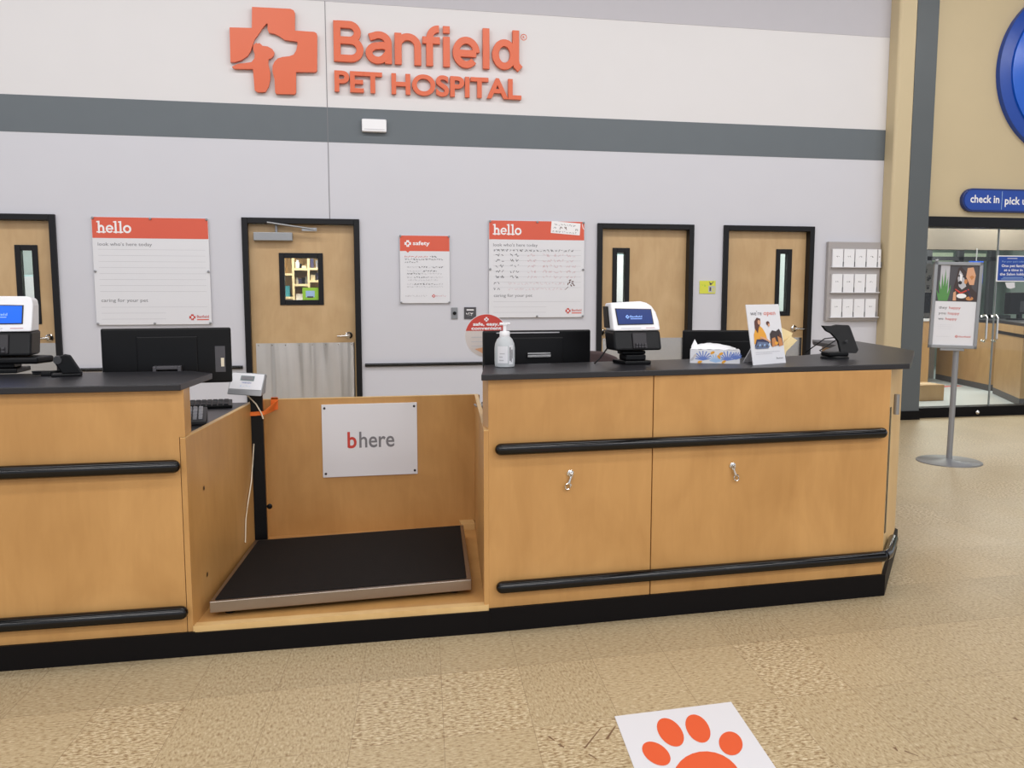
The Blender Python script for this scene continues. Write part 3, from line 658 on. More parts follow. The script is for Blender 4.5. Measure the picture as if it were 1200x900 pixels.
# --- right counter
F0, F1 = (.588, 3.44), (2.492, 3.51)
def fr_(t_, off=0.0):
    d = Vector((F1[0] - F0[0], F1[1] - F0[1])).normalized(); n = Vector((d.y, -d.x)); p = Vector(lerp(F0, F1, t_)) + n * off; return (p.x, p.y)
r1055 = ray(1056, 470); sl = r1055.x / r1055.y
E1 = (3.03, 3.03 / sl); E2 = (3.2, 5.2)
t = thing('reception_counter', (1.6, 3.44, 0), 'right maple reception counter with black top and pet leash hooks', 'counter')
ts = (1.316 - F0[0]) / (F1[0] - F0[0])
for k, (a_, b_) in enumerate(((0, ts - .0012), (ts + .0012, 1))):
    p, q = fr_(a_), fr_(b_); pb, qb = fr_(a_, -.12), fr_(b_, -.12)
    MB().prism([p, q, qb, pb], .1, 1.075).build('front_panel', 'maple', t, .0015)
p, q = fr_(1), E1
MB().prism([(p[0] - .0, p[1] + .004), (q[0], q[1]), (q[0] - .05, q[1] + .04), (p[0] - .06, p[1] + .06)], .1, 1.075).build('side_panel', 'maple_lt', t)
MB().prism([(E1[0] - .004, E1[1]), E2, (E2[0] - .04, E2[1]), (E1[0] - .044, E1[1] + .04)], .1, 1.075).build('side_panel', 'maple', t)
MB().prism([fr_(0, .015), fr_(1.004, .015), (E1[0] + .02, E1[1] + .0), (E2[0] + .015, E2[1]), (E2[0] - .04, E2[1]), (E1[0] - .06, E1[1] + .05), fr_(.97, -.12), fr_(0, -.12)], 0, .103).build('kick_plate', 'kick', t)
Z = 1.10
def T(x, y): p = atz(x, y, Z); return (p.x, p.y)
top = [(.553, 3.405), (2.60, 3.53), (2.66, 3.6), T(1071.5, 411), T(1050, 407), T(1003, 399.5), T(952, 398), T(953, 400), T(980, 404.5), T(967, 410), T(960, 414.5), T(932, 417), (.64, 3.85)]
MB().prism(top, 1.075, Z).build('countertop', 'slab', t, .003)
bar(fr_(.012, .022) + (.786,), fr_(.985, .022) + (.786,), .025, 'bumper_rail', t); bar(fr_(.014, .022) + (.197,), fr_(1.004, .022) + (.197,), .026, 'bumper_rail', t)
dv = Vector((E1[0] - F1[0], E1[1] - F1[1], 0)).normalized()
s_ = Vector((F1[0], F1[1], 0)); nn = Vector((dv.y, -dv.x, 0))
MB().tube([Vector(fr_(.997, .02) + (.197,)), s_ + nn * .022 + dv * .03 + Vector((0, 0, .197)), s_ + nn * .026 + dv * .3 + Vector((0, 0, .197))], .024, 14).build('bumper_rail', 'rail', t, smooth=True)
MB().slab([s_ + Vector((.001, -.001, .3)), s_ + Vector((.001, -.001, .9)), s_ + dv * .03 + nn * .004 + Vector((0, 0, .9)), s_ + dv * .03 + nn * .004 + Vector((0, 0, .3))], nn * .003).build('corner_gap_strip', 'rail', t)  # added black strip standing for the dark gap at the corner
q = s_ + dv * .3 + nn * .01 + Vector((0, 0, .93))
MB().tube([q, q + Vector((0, 0, -.1))], .014, 10).build('door_pull', 'alum', t)
MB().prism([(.64, 3.56), (2.5, 3.6), (3.05, 4.4), (3.1, 4.9), (2.4, 4.9), (2.0, 4.5), (BR1[0] + .01, 4.5)], .815, .845).build('desk_top', 'slab', t, .002)
for _a, _b, _c in ((1.3, 3.62, 4.4), (.74, 4.2, 4.4), (2.45, 4.2, 4.6)): MB().box(_a, _a + .03, _b, _c, 0, .815).build('desk_support', 'maple', t)
MB().box(.612, .63, 3.56, 3.7, .845, 1.075).build('ledge_bracket', 'plastic', t)
MB().box(1.3, 1.34, 3.56, 3.8, .845, 1.075).build('ledge_bracket', 'maple', t)
def hook(px, py, tilt):
    r = ray(px, py); best = min((abs((Vector((0, 0, CAMH)) + (fr_(k / 300)[1] / r.y) * r).x - fr_(k / 300)[0]), k) for k in range(300)); q = fr_(best[1] / 300)
    z = CAMH + (q[1] / r.y) * r.z; x, y = q
    h = MB(); h.lathe([(.014, 0), (.014, -.004), (.008, -.007)], (x, y, z), 14, axis='y'); h.box(x - .016, x + .012, y - .006, y - .001, z - .006, z + .004)
    h.tube([(x + .006 * math.cos(k * PI / 5) , y - .012, z - .008 + .01 * math.sin(k * PI / 5)) for k in range(11)], .0022, 8)
    ho = h.build('leash_hook', 'chrome', t, smooth=True)
    c = MB(Matrix.Translation((x, y - .013, z - .015)) @ Matrix.Rotation(tilt, 4, 'Y'))
    c.tube([(0, 0, .004), (0, 0, -.022)], [.004, .006], 10); c.lathe([(.006, -.03), (.007, -.026), (.006, -.02)], (0, 0, 0), 12)
    c.tube([(.011 * math.sin(k * PI / 6), 0, -.042 + .013 * math.cos(k * PI / 6)) for k in range(13)], .003, 8)
    c.tube([(.004, -.001, -.026), (.012, -.001, -.034)], .0025, 6)
    c.build('snap_clip', 'chrome', ho, smooth=True)
hook(668.5, 554.5, .35); hook(859, 545.5, -.35)

# ------------------------------------------------------------------ pet scale
PF = [(-.548, 3.515), (.535, 3.575), (.622, 4.45), (-.452, 4.375)]
t = thing('pet_scale', (0.03, 4.0, .114), 'low platform pet scale with black mat and steel rim in the alcove', 'scale')
def inset(P_, d):
    c = Vector((sum(p[0] for p in P_) / 4, sum(p[1] for p in P_) / 4)); return [((p[0] - c.x) * (1 - d / abs(p[0] - c.x)) + c.x, (p[1] - c.y) * (1 - d / abs(p[1] - c.y)) + c.y) for p in P_]
MB().prism(PF, .138, .186).build('platform_rim', 'steel_d', t, .003)
MB().prism(inset(PF, .02), .186, .190).build('rubber_mat', 'mat_rub', t, .001)
MB().prism(inset(PF, .04), .125, .138).build('under_frame', 'kick', t)
for x, y in inset(PF, .07): MB().lathe([(.02, 0), (.02, .008), (.012, .011)], (x, y, .114), 12).build('foot', 'plastic', t)
# column behind the platform
pb = Vector((aty(306, 600, 4.47).x, 4.47, 0)); zt_ = aty(298, 461, 4.44).z
MB().slab([(pb.x - .034, 4.44, .114), (pb.x + .03, 4.44, .114), (pb.x + .026, 4.44, zt_), (pb.x - .036, 4.44, zt_)], (0, .045, 0)).build('column', 'plastic', t, .003)
kx = aty(315, 594, 4.44); MB().lathe([(.012, 0), (.014, -.012), (.006, -.02)], (pb.x + .045, 4.46, kx.z), 10, axis='y').tube([(pb.x + .025, 4.455, kx.z), (pb.x + .045, 4.455, kx.z)], .005, 8).build('knob', 'plastic', t)
hc = aty(290, 449, 4.4)
Mh = Matrix.Translation((hc.x, 4.4, hc.z)) @ Matrix.Rotation(math.radians(4), 4, 'Y') @ Matrix.Rotation(math.radians(-8), 4, 'Z')
hd = MB(Mh); hd.prismx([(-.06, -.055), (.035, -.05), (.05, .045), (.02, .05), (-.045, -.03)], -.083, .083)
ho = hd.build('display_head', 'alum', t, .005)
nf = Vector((0, -.08, .065)).normalized(); Uv = (Mh.to_3x3() @ Vector((1, 0, 0))).normalized(); Vv = (Mh.to_3x3() @ Vector((0, .065, .08))).normalized(); Nv = Uv.cross(Vv)
a = Art(Mh @ Vector((-.078, -.043, -.027)), Uv, Vv, Nv, .0012)
a.rect(0, .156, .0, .094, 'white'); a.rect(.045, .112, .05, .08, 'lcd', 1); a.rect(.05, .107, .055, .075, 'grey', 2); a.text('WEIGH', .055, .034, .009, 'blue', 1, .045); a.scribble(.05, .014, .06, .008, 'lbl', 1, 4); a.build('display_face', ho)
# cord
c0 = Vector((hc.x - .01, 4.43, hc.z - .06)); pts = [c0, c0 + Vector((.045, -.0, -.05)), c0 + Vector((.07, -.012, -.095)), c0 + Vector((.078, -.008, -.125))]
MB().tube(pts, .0035, 8).build('cord', 'cream', t, smooth=True)
def onp_(px, py):
    r = ray(px, py); d_ = (BL1[0] - BL0[0], BL1[1] - BL0[1]); k_ = (BL0[0] * d_[1] - BL0[1] * d_[0]) / (r.x * d_[1] - r.y * d_[0]); return Vector((0, 0, CAMH)) + r * k_ + Vector((.006, 0, 0))
MB().tube([aty(297.5, 520, 4.43), aty(296, 545, 4.43), onp_(293, 565), onp_(289, 590), onp_(286.5, 610), onp_(286, 636)], .003, 8).build('cord', 'cream', t, smooth=True)
# orange strap round the column
sz = aty(300, 485, 4.42).z; sp = MB()
ring = [(pb.x - .045, 4.43), (pb.x + .03, 4.425), (pb.x + .045, 4.45)]
sp.slab([(pb.x - .042, 4.428, sz - .012), (pb.x + .034, 4.425, sz - .008), (pb.x + .034, 4.425, sz + .012), (pb.x - .042, 4.428, sz + .008)], (0, .004, 0))
sp.slab([(pb.x + .034, 4.425, sz - .008), (pb.x + .034, 4.425, sz + .014), (pb.x + .085, 4.678, .86), (pb.x + .06, 4.678, .80)], (.002, .003, 0))
sp.slab([(pb.x + .045, 4.672, .80), (pb.x + .085, 4.672, .81), (pb.x + .085, 4.672, .874), (pb.x + .05, 4.672, .874)], (0, .006, 0))
sp.slab([(pb.x + .05, 4.672, .8655), (pb.x + .085, 4.672, .8655), (pb.x + .085, 4.704, .8655), (pb.x + .05, 4.704, .8655)], (0, 0, .006))
sp.build('strap', 'strap', t)

# bhere sign
x0, x1, z0, z1 = wrect(377.5, 473, 489, 557.5, 4.672)
t = thing('alcove_sign', ((x0 + x1) / 2, 4.675, z0), 'white sign reading bhere screwed to the alcove back panel', 'sign')
MB().box(x0, x1, 4.672, 4.68, z0, z1).build('board', 'white', t, .001)
a = Art((x0, 4.672, z0)); W_, H_ = x1 - x0, z1 - z0
wb_ = a.text('b', W_ * .262, H_ * .40, H_ * .225, 'red', 1, W_ * .095, .018, 4); a.text('here', W_ * .385, H_ * .40, H_ * .225, 'grey', 1, W_ * .37, .012, 4); a.build('lettering', t)
for u in (.03, .97):
    for v in (.05, .95): MB().lathe([(.007, 0), (.005, -.003), (.002, -.004)], (x0 + W_ * u, 4.672, z0 + H_ * v), 10, axis='y').build('screw', 'ink', t)

# ================================================================== WALL SIGNS
SGY = WY - .05
t = thing('hospital_sign', (aty(440, 110, SGY).x, WY, aty(440, 110, SGY).z), 'large raised orange pet hospital name and cross logo above the slate stripe', 'sign')
def wp(pts, ox, oy, s): return [(aty(ox + x / s, oy + y / s, SGY).x, aty(ox + x / s, oy + y / s, SGY).z) for x, y in pts]
A1 = [(105, 240), (300, 245), (302, 60), (640, 77), (668, 90), (680, 115), (680, 268), (850, 280), (870, 292), (876, 312), (875, 622), (860, 634), (690, 632), (690, 815), (678, 829), (515, 825), (505, 810), (500, 700), (482, 630), (483, 580), (500, 540), (530, 512), (570, 500), (630, 494), (668, 480), (690, 445), (700, 400), (702, 366), (640, 357), (590, 350), (545, 318), (500, 296), (450, 286), (438, 255), (440, 208), (430, 206), (395, 245), (362, 295), (325, 345), (303, 410), (290, 450), (262, 492), (210, 528), (150, 546), (113, 545)]
A2 = [(125, 585), (180, 560), (250, 552), (298, 545), (322, 515), (326, 480), (312, 430), (312, 395), (340, 375), (352, 382), (370, 378), (395, 402), (440, 408), (480, 430), (500, 462), (492, 492), (470, 512), (448, 520), (446, 560), (462, 630), (464, 690), (450, 760), (420, 808), (350, 810), (325, 790), (318, 700), (310, 606), (145, 604)]
MB().prismy(wp(A1, 255, 0, 7.5), SGY, WY - .012).build('logo_cross', 'sign_o', t); MB().prismy(wp(A2, 255, 0, 7.5), SGY, WY - .012).build('logo_pet', 'sign_o', t)
def letters(word, x0, x1, zbase, zcap, bold, caph, name, ang=0.0):
    import bmesh
    cu = bpy.data.curves.new('t', 'FONT'); cu.body = word; cu.size = 1; cu.offset = bold; cu.resolution_u = 8
    o = bpy.data.objects.new('t', cu); C.objects.link(o); dg = bpy.context.evaluated_depsgraph_get()
    me = bpy.data.meshes.new_from_object(o.evaluated_get(dg)); bpy.data.objects.remove(o)
    n = len(me.vertices); par = list(range(n))
    def find(a):
        while par[a] != a: par[a] = par[par[a]]; a = par[a]
        return a
    for e in me.edges: par[find(e.vertices[0])] = find(e.vertices[1])
    co = [(v.co.x, v.co.y) for v in me.vertices]; mn, mx_ = min(c[0] for c in co), max(c[0] for c in co)
    isl = {}
    for p in me.polygons: isl.setdefault(find(p.vertices[0]), []).append(list(p.vertices))
    cl = []
    for k, fs in isl.items():
        xs = [co[i][0] for f in fs for i in f]; a, b = min(xs), max(xs); hit = None
        for c in cl:
            ov = min(b, c[1]) - max(a, c[0])
            if ov > .6 * min(b - a, c[1] - c[0]): hit = c
        if hit: hit[0] = min(a, hit[0]); hit[1] = max(b, hit[1]); hit[2] += fs
        else: cl.append([a, b, fs])
    s_x = (x1 - x0) / (mx_ - mn); s_z = (zcap - zbase) / caph
    for a, b, fs in sorted(cl):
        bm = bmesh.new(); vm = {}
        for f in fs:
            q = []
            for i in f:
                if i not in vm: vm[i] = bm.verts.new((x0 + (co[i][0] - mn) * s_x, SGY, zbase + co[i][1] * s_z))
                q.append(vm[i])
            try: bm.faces.new(q)
            except ValueError: pass
        bmesh.ops.recalc_face_normals(bm, faces=bm.faces)
        g = bmesh.ops.extrude_face_region(bm, geom=list(bm.faces))
        bmesh.ops.translate(bm, verts=[v for v in g['geom'] if isinstance(v, bmesh.types.BMVert)], vec=(0, WY - .012 - SGY, 0))
        bmesh.ops.recalc_face_normals(bm, faces=bm.faces)
        m2 = bpy.data.meshes.new(name); org = t.location
        for v in bm.verts: v.co -= org
        bm.to_mesh(m2); bm.free(); m2.materials.append(M_['sign_o']); ob = bpy.data.objects.new(name, m2); C.objects.link(ob); ob.parent = t
def wx(px, py): p = aty(px, py, SGY); return p.x, p.z
def strip(mb, pts, w2, y0, y1, closed=False):
    n = len(pts); L = []; Rr = []
    for i in range(n):
        if closed: a, b = pts[i - 1], pts[(i + 1) % n]
        else: a, b = pts[max(i - 1, 0)], pts[min(i + 1, n - 1)]
        dx, dz = b[0] - a[0], b[1] - a[1]; l_ = math.hypot(dx, dz); nx, nz = -dz / l_, dx / l_
        # mitre correction
        if closed or 0 < i < n - 1:
            p0 = pts[i - 1]; e = math.hypot(pts[i][0] - p0[0], pts[i][1] - p0[1]) or 1
            c_ = abs(((pts[i][0] - p0[0]) * dx + (pts[i][1] - p0[1]) * dz) / (e * l_)); k = w2 / max(c_, .6)
        else: k = w2
        L.append((pts[i][0] + nx * k, pts[i][1] + nz * k)); Rr.append((pts[i][0] - nx * k, pts[i][1] - nz * k))
    vv = [(x, y, z) for q, y in ((L, y0), (Rr, y0), (L, y1), (Rr, y1)) for x, z in q]; ff = []
    for i in range(n if closed else n - 1):
        j = (i + 1) % n
        ff += [[i, j, n + j, n + i], [2 * n + i, 3 * n + i, 3 * n + j, 2 * n + j], [i, 2 * n + i, 2 * n + j, j], [n + i, n + j, 3 * n + j, 3 * n + i]]
    if not closed: ff += [[0, n, 3 * n, 2 * n], [n - 1, 3 * n - 1, 4 * n - 1, 2 * n - 1]]
    mb.add(vv, ff)
def arcp(cx, cy, rx, ry, a0, a1, n=16): return [(cx + rx * math.cos(math.radians(a0 + (a1 - a0) * k / n)), cy + ry * math.sin(math.radians(a0 + (a1 - a0) * k / n))) for k in range(n + 1)]
GL = [[[(73, 0), (73, 235)], [(73, 215)] + arcp(143, 170, 45, 45, 90, -90) + [(73, 125)], [(73, 124)] + arcp(150, 72, 51, 52, 90, -90) + [(73, 20)]],
      [[(254, 150)] + arcp(309, 118, 52, 48, 120, 0, 14) + [(361, 60), (361, 0)], [(361, 98), (330, 106)] + arcp(300, 60, 48, 42, 90, 330, 18) + [(361, 62)]],
      [[(416, 0), (416, 185)]] + [[(416, 90)] + arcp(471, 108, 55, 56, 165, 0, 14) + [(526, 0)]],
      [[(593, 0), (593, 160)] + arcp(643, 168, 48, 52, 170, 85, 8), [(553, 152), (652, 152)]],
      [[(688, 0), (688, 178)], [(688, 198), (688, 240)]],
      [arcp(799, 92, 57, 72, 0, 318, 30), [(748, 86), (856, 86)]],
      [[(911, 0), (911, 242)]],
      [arcp(1014, 92, 50, 70, 0, 359, 30), [(1078, 240), (1078, 60), (1083, 30), (1104, 8)]]]
xk = lambda u: wx(380 + u / 4.8, 60)[0]
zB, mB = wx(392, 71.5)[1], (wx(391, 23.5)[1] - wx(392, 71.5)[1]) / 235
for gl in GL:
    q = MB()
    for si, st in enumerate(gl): strip(q, [(xk(u), zB + v * mB) for u, v in st], 21 * mB, SGY - .0005 * si, WY - .012)
    q.build('letter', 'sign_o', t, .003)
letters('PET HOSPITAL', wx(392, 100)[0], wx(611, 110)[0], wx(393, 106)[1], wx(392, 81)[1], .03, .75, 'letter')
a = Art((*wx(615, 42)[0:1], WY - .001, wx(615, 42)[1])); a.line([(.028 * math.cos(k * PI / 8), .028 * math.sin(k * PI / 8)) for k in range(17)], .007, 'sign_o'); a.text('R', -.011, -.013, .026, 'sign_o', 1, .022, .02); a.build('registered_mark', t)

# white sensor box on stripe
x0, x1, z0, z1 = wrect(424, 139.5, 453, 154.5, WY - .05)
t = thing('wall_box', ((x0 + x1) / 2, WY, z0), 'small white plastic box mounted on the slate stripe', 'box')
MB().box(x0, x1, WY - .06, WY - .004, z0, z1).build('housing', 'whitep', t, .01); MB().box(x0 + .01, x1 - .01, WY - .004, WY - .003, z0 + .01, z1 - .01).build('back_plate', 'white', t); MB().box(x0 + .02, x1 - .02, WY - .0612, WY - .06, z0 + .02, z0 + .025).build('seam', 'lgrey', t)

def pins(t, x0, x1, z0, z1, Y, six=True):
    us = [(0.012, .012), (.5, .012), (.988, .012), (0.012, .988), (.5, .988), (.988, .988), (.012, .5), (.988, .5)]
    if not six: us = [us[i] for i in (0, 2, 3, 5)]
    for u, v in us: MB().lathe([(.011, 0), (.011, -.012), (.006, -.015)], (x0 + (x1 - x0) * u, Y, z0 + (z1 - z0) * v), 10, axis='y').build('standoff_screw', 'alum', t)
def hello(px, label, hand):
    Y = WY - .025; x0, x1, z0, z1 = wrect(*px, Y); W_, H_ = x1 - x0, z1 - z0
    t = thing('hello_board', ((x0 + x1) / 2, WY, z0), label, 'whiteboard'); MB().box(x0, x1, Y, Y + .012, z0, z1).build('board', 'white', t, .002)
    a = Art((x0, Y, z0)); hv = 1 - .195
    a.rect(.003, W_ - .003, H_ * hv, H_ - .003, 'head_o'); slab_word(a, 'hello', W_ * .045, H_ * (hv + .05), H_ * .068, 'pwhite')
    a.text("look who's here today", W_ * .045, H_ * .735, H_ * .032, 'grey', 1, W_ * .46)
    a.text('caring for your pet', W_ * .05, H_ * .215, H_ * .032, 'grey', 1, W_ * .4)
    for k in range(8): v = .70 - k * .0555; a.rect(W_ * .045, W_ * .965, H_ * v, H_ * v + .0022, 'lgrey')
    for k in range(3): v = .165 - k * .056; a.rect(W_ * .045, W_ * (.965 if k < 1 else .6), H_ * v, H_ * v + .0022, 'lgrey')
    cross_logo(a, W_ * .83, H_ * .068, H_ * .028, 'red'); a.text('Banfield', W_ * .87, H_ * .062, H_ * .026, 'red', 1, W_ * .105, .01); a.rect(W_ * .87, W_ * .975, H_ * .04, H_ * .05, 'head_o')
    if hand:
        a.text('#', W_ * .05, H_ * .685, H_ * .02, 'ink', 1); a.scribble(W_ * .08, H_ * .685, W_ * .8, H_ * .022, 'ink', 1, 11, .0035)
        cols = (.07, .22, .4, .56, .68, .81); 
        for r in range(5):
            for c, u in enumerate(cols): a.scribble(W_ * u, H_ * (.635 - r * .056), W_ * (.1 if c > 1 else .09), H_ * .026, ('dgrey', 'ink', 'pink', 'pink', 'pink', 'pink')[c], 1, r * 10 + c, .004 if c < 2 else .003)
        for r in range(2):
            a.scribble(W_ * .05, H_ * (.345 - r * .058), W_ * .08, H_ * .026, 'dgrey', 1, 90 + r, .004); a.scribble(W_ * .2, H_ * (.345 - r * .058), W_ * .6, H_ * .022, 'pink', 1, 95 + r, .002)
        for k in range(7): a.ell(W_ * (.86 + .04 * math.cos(k * 2.4) * (.4 + .1 * k)), H_ * (.355 + .035 * math.sin(k * 2.4) * (.4 + .1 * k)), .014, .006, 'hair', 1, k * 1.1, 8)
        a.line([(W_ * .80, H_ * .29), (W_ * .83, H_ * .32)], .004, 'hair'); a.line([(W_ * .975, H_ * .98), (W_ * .985, H_ * .93), (W_ * .995, H_ * .92)], .006, 'pwhite')
    a.build('printed_sheet', t); pins(t, x0, x1, z0, z1, Y)
    return t, x0, x1, z0, z1
hello((110, 254.8, 246, 380.5), 'blank orange-headed hello board on the wall above the left monitor', False)
t, x0, x1, z0, z1 = hello((573, 258.8, 684.5, 372), 'hello board filled with handwritten marker rows, right of the safety poster', True)
n0 = wrect(645.5, 261.5, 679.5, 275.5, WY - .03)
tt = thing('paper_tag', (n0[0], WY - .03, n0[2]), 'small tilted white paper with handwriting taped on the filled hello board header', 'paper')
U = Vector((math.cos(-.07), 0, math.sin(-.07))); V = Vector((math.sin(.07), 0, math.cos(.07))); O = Vector((n0[0], WY - .0285, n0[2] + .02)); w_, h_ = n0[1] - n0[0], n0[3] - n0[2]
MB().slab([O, O + U * w_, O + U * w_ + V * h_, O + V * h_], (0, .0012, 0)).build('sheet', 'pwhite', tt)
a = Art(O, U, V); a.scribble(w_ * .1, h_ * .7, w_ * .75, h_ * .14, 'dgrey', 0, 5); a.scribble(w_ * .08, h_ * .42, w_ * .1, h_ * .14, 'ink', 0, 6); a.scribble(w_ * .3, h_ * .36, w_ * .25, h_ * .24, 'hair', 0, 7, .006); a.scribble(w_ * .84, h_ * .36, w_ * .1, h_ * .16, 'ink', 0, 9); a.scribble(w_ * .06, h_ * .1, w_ * .85, h_ * .14, 'dgrey', 0, 8); a.build('handwriting', tt)
# safety poster
Y = WY - .025; x0, x1, z0, z1 = wrect(468.8, 276, 527, 355.3, Y); W_, H_ = x1 - x0, z1 - z0
t = thing('safety_poster', ((x0 + x1) / 2, WY, z0), 'narrow portrait safety poster with orange header on the back wall', 'poster')
MB().box(x0, x1, Y, Y + .01, z0, z1).build('board', 'white', t, .002); a = Art((x0, Y, z0)); a.rect(0.002, W_ - .002, H_ * .77, H_ - .002, 'head_o')
a.poly([(W_ * .12, H_ * .772), (W_ * .2, H_ * .772), (W_ * .16, H_ * .745)], 'head_o'); cross_logo(a, W_ * .16, H_ * .88, W_ * .065, 'pwhite', 'head_o'); a.text('safety', W_ * .26, H_ * .86, H_ * .058, 'pwhite', 1, W_ * .34, .025)
rows = [(.68, .1, .48, 'red'), (.68, .6, .14, 'ink'), (.64, .1, .78, 'dgrey'), (.6, .1, .26, 'dgrey'), (.525, .14, .22, 'lgrey'), (.525, .37, .2, 'ink'), (.525, .58, .06, 'lgrey'), (.525, .66, .2, 'ink'), (.47, .14, .3, 'lgrey'), (.47, .46, .28, 'ink'), (.43, .14, .26, 'ink'), (.43, .42, .42, 'lgrey'),
        (.375, .14, .12, 'lgrey'), (.375, .28, .3, 'ink'), (.375, .6, .26, 'lgrey'), (.335, .16, .6, 'lgrey'), (.275, .14, .12, 'lgrey'), (.275, .28, .42, 'ink'), (.275, .72, .14, 'lgrey'), (.235, .14, .72, 'lgrey'), (.1, .1, .45, 'lgrey'), (.1, .72, .2, 'pink')]
for k, (v, u, wd, m) in enumerate(rows): a.scribble(W_ * u, H_ * v, W_ * wd, H_ * .02, m, 1, 200 + k, .0035)
cross_logo(a, W_ * .67, H_ * .107, W_ * .033, 'red'); a.build('printed_sheet', t); pins(t, x0, x1, z0, z1, Y, False)
# door release button + braille sign
x0, x1, z0, z1 = wrect(528.8, 360.3, 536.3, 373.8, WY - .01)
t = thing('push_button', ((x0 + x1) / 2, WY, z0), 'steel plate with black push button below the safety poster', 'switch')
MB().box(x0, x1, WY - .012, WY - .003, z0, z1).build('plate', 'alum', t, .002); MB().box(x0 + .005, x1 - .005, WY - .003, WY - .002, z0 + .005, z1 - .005).build('back_box', 'dgrey', t)
MB().lathe([(.018, 0), (.018, -.008), (.012, -.012)], ((x0 + x1) / 2, WY - .012, (z0 + z1) / 2), 16, axis='y').build('button', 'plastic', t)
x0, x1, z0, z1 = wrect(544, 360, 558, 373.8, WY - .01)
t = thing('room_plate', ((x0 + x1) / 2, WY, z0), 'small charcoal door plate with white lettering beside the push button', 'sign')
MB().box(x0, x1, WY - .01, WY - .002, z0, z1).build('plate', 'dgrey', t, .001); a = Art((x0, WY - .01, z0)); W_, H_ = x1 - x0, z1 - z0; a.rect(W_ * .2, W_ * .8, H_ * .72, H_ * .82, 'pwhite'); a.scribble(W_ * .18, H_ * .42, W_ * .6, H_ * .15, 'pwhite', 0, 31, .006); a.scribble(W_ * .3, H_ * .28, W_ * .35, H_ * .1, 'pwhite', 0, 32); a.build('lettering', t)
# yellow card
x0, x1, z0, z1 = wrect(820, 329, 838.5, 344, WY - .008)
t = thing('wall_card', ((x0 + x1) / 2, WY, z0), 'yellow-green card on the wall between the two right-hand doors', 'card')
MB().box(x0, x1, WY - .008, WY - .001, z0, z1).build('card_sheet', 'yel', t, .001); a = Art((x0, WY - .008, z0)); W_, H_ = x1 - x0, z1 - z0; a.rect(W_ * .55, W_ * .95, H_ * .1, H_ * .6, 'lgrey'); a.ell(W_ * .68, H_ * .75, .012, .012, 'dgrey'); a.line([(W_ * .6, H_ * .9), (W_ * .72, H_ * .7), (W_ * .85, H_ * .92)], .008, 'dgrey'); a.rect(W_ * .62, W_ * .72, H_ * .2, H_ * .5, 'dgrey', 1); a.rect(W_ * .8, W_ * .88, H_ * .15, H_ * .45, 'yel', 1); a.scribble(W_ * .1, H_ * .55, W_ * .3, H_ * .15, 'green', 0, 3); a.build('print', t)
# brochure rack
x0, _, z0, z1 = wrect(969.5, 283.5, 1020, 376, WY - .05); x1 = COLX - .02
t = thing('card_rack', ((x0 + x1) / 2, WY, z0), 'grey wall rack with three rows of white cards beside the beige column', 'rack')
MB().box(x0, x1, WY - .05, WY - .002, z0, z1).build('rack_body', 'grack', t, .006)
cells = []
for r, (ya, yb) in enumerate(((292, 312.3), (321.2, 342), (350.3, 371))):
    za, zb_ = aty(1000, ya, WY - .06).z, aty(1000, yb, WY - .06).z
    MB().box(x0 + .03, x1 - .01, WY - .085, WY - .05, zb_ - .012, zb_ - .004).build('shelf_lip', 'white', t)
    for c in range(5):
        xa = aty(975 + 13.3 * c - r * .9, (ya + yb) / 2, WY - .06).x; xb = aty(975 + 13.3 * c + 12 - r * .9, (ya + yb) / 2, WY - .06).x
        xb = min(xb, x1 - .012)
        if xb - xa < .03: continue
        cells.append((r, c, xa, xb, zb_ - .004, za))
        MB().box(xb + .004, xb + .010, WY - .08, WY - .05, zb_ - .004, zb_ + .05).build('divider', 'alum', t) if xb + .01 < x1 else None
rn = ['top', 'middle', 'bottom']; cn = ['first', 'second', 'third', 'fourth', 'fifth']
for r, c, xa, xb, za, zb_ in cells:
    o = thing('card_pack', ((xa + xb) / 2, WY - .07, za), 'white card pack, %s from the left in the %s row of the grey rack' % (cn[c], rn[r]), 'card', 'white cards in the grey wall rack')
    MB().box(xa, xb, WY - .075, WY - .052, za, zb_).build('card_sheet', 'whitep', o, .001)
    a = Art((xa, WY - .075, za)); a.scribble((xb - xa) * .35, (zb_ - za) * .55, (xb - xa) * .3, .012, 'dgrey' if (r + c) % 3 else 'ink', 0, r * 7 + c, .003); a.build('print', o)

# ================================================================== POSTER STAND
sb = atz(1112, 541); 
t = thing('poster_stand', (sb.x, sb.y, 0), 'grey floor stand with dog poster on a round base', 'stand')
rb = (atz(1149, 541) - atz(1076, 540)).length / 2
MB().lathe([(rb, 0), (rb, .006), (rb * .96, .012), (.05, .018), (.03, .03), (.001, .03)], (sb.x, sb.y, 0), 48).build('base_plate', 'alum', t, smooth=True)
zp = aty(1114, 408, sb.y).z
MB().tube([(sb.x, sb.y, .02), (sb.x + .01, sb.y, zp + .05)], .023, 16).build('pole', 'alum', t, smooth=True)
c1, c2, c3, c4 = [aty(px, py, sb.y - .03) for px, py in ((1093.5, 411.5), (1137, 405), (1142.5, 307.5), (1100, 306.5))]
wv = (c2 - c1); wv.z *= .6
zc0, zc1 = (c1.z + c2.z) / 2, (c3.z + c4.z) / 2
ctr = Vector(((c1.x + c2.x + c3.x + c4.x) / 4, sb.y - .03, zc0)); Wd = (c2.x - c1.x + c3.x - c4.x) / 2 * 1.05; Hd = zc1 - zc0
ya = math.radians(20)   # poster turned slightly
Mx = Matrix.Translation(ctr) @ Matrix.Rotation(math.radians(1.5), 4, 'Y') @ Matrix.Rotation(-ya, 4, 'Z')
fw = .028; k = MB(Mx); W2 = Wd / 2 / math.cos(ya) * .98
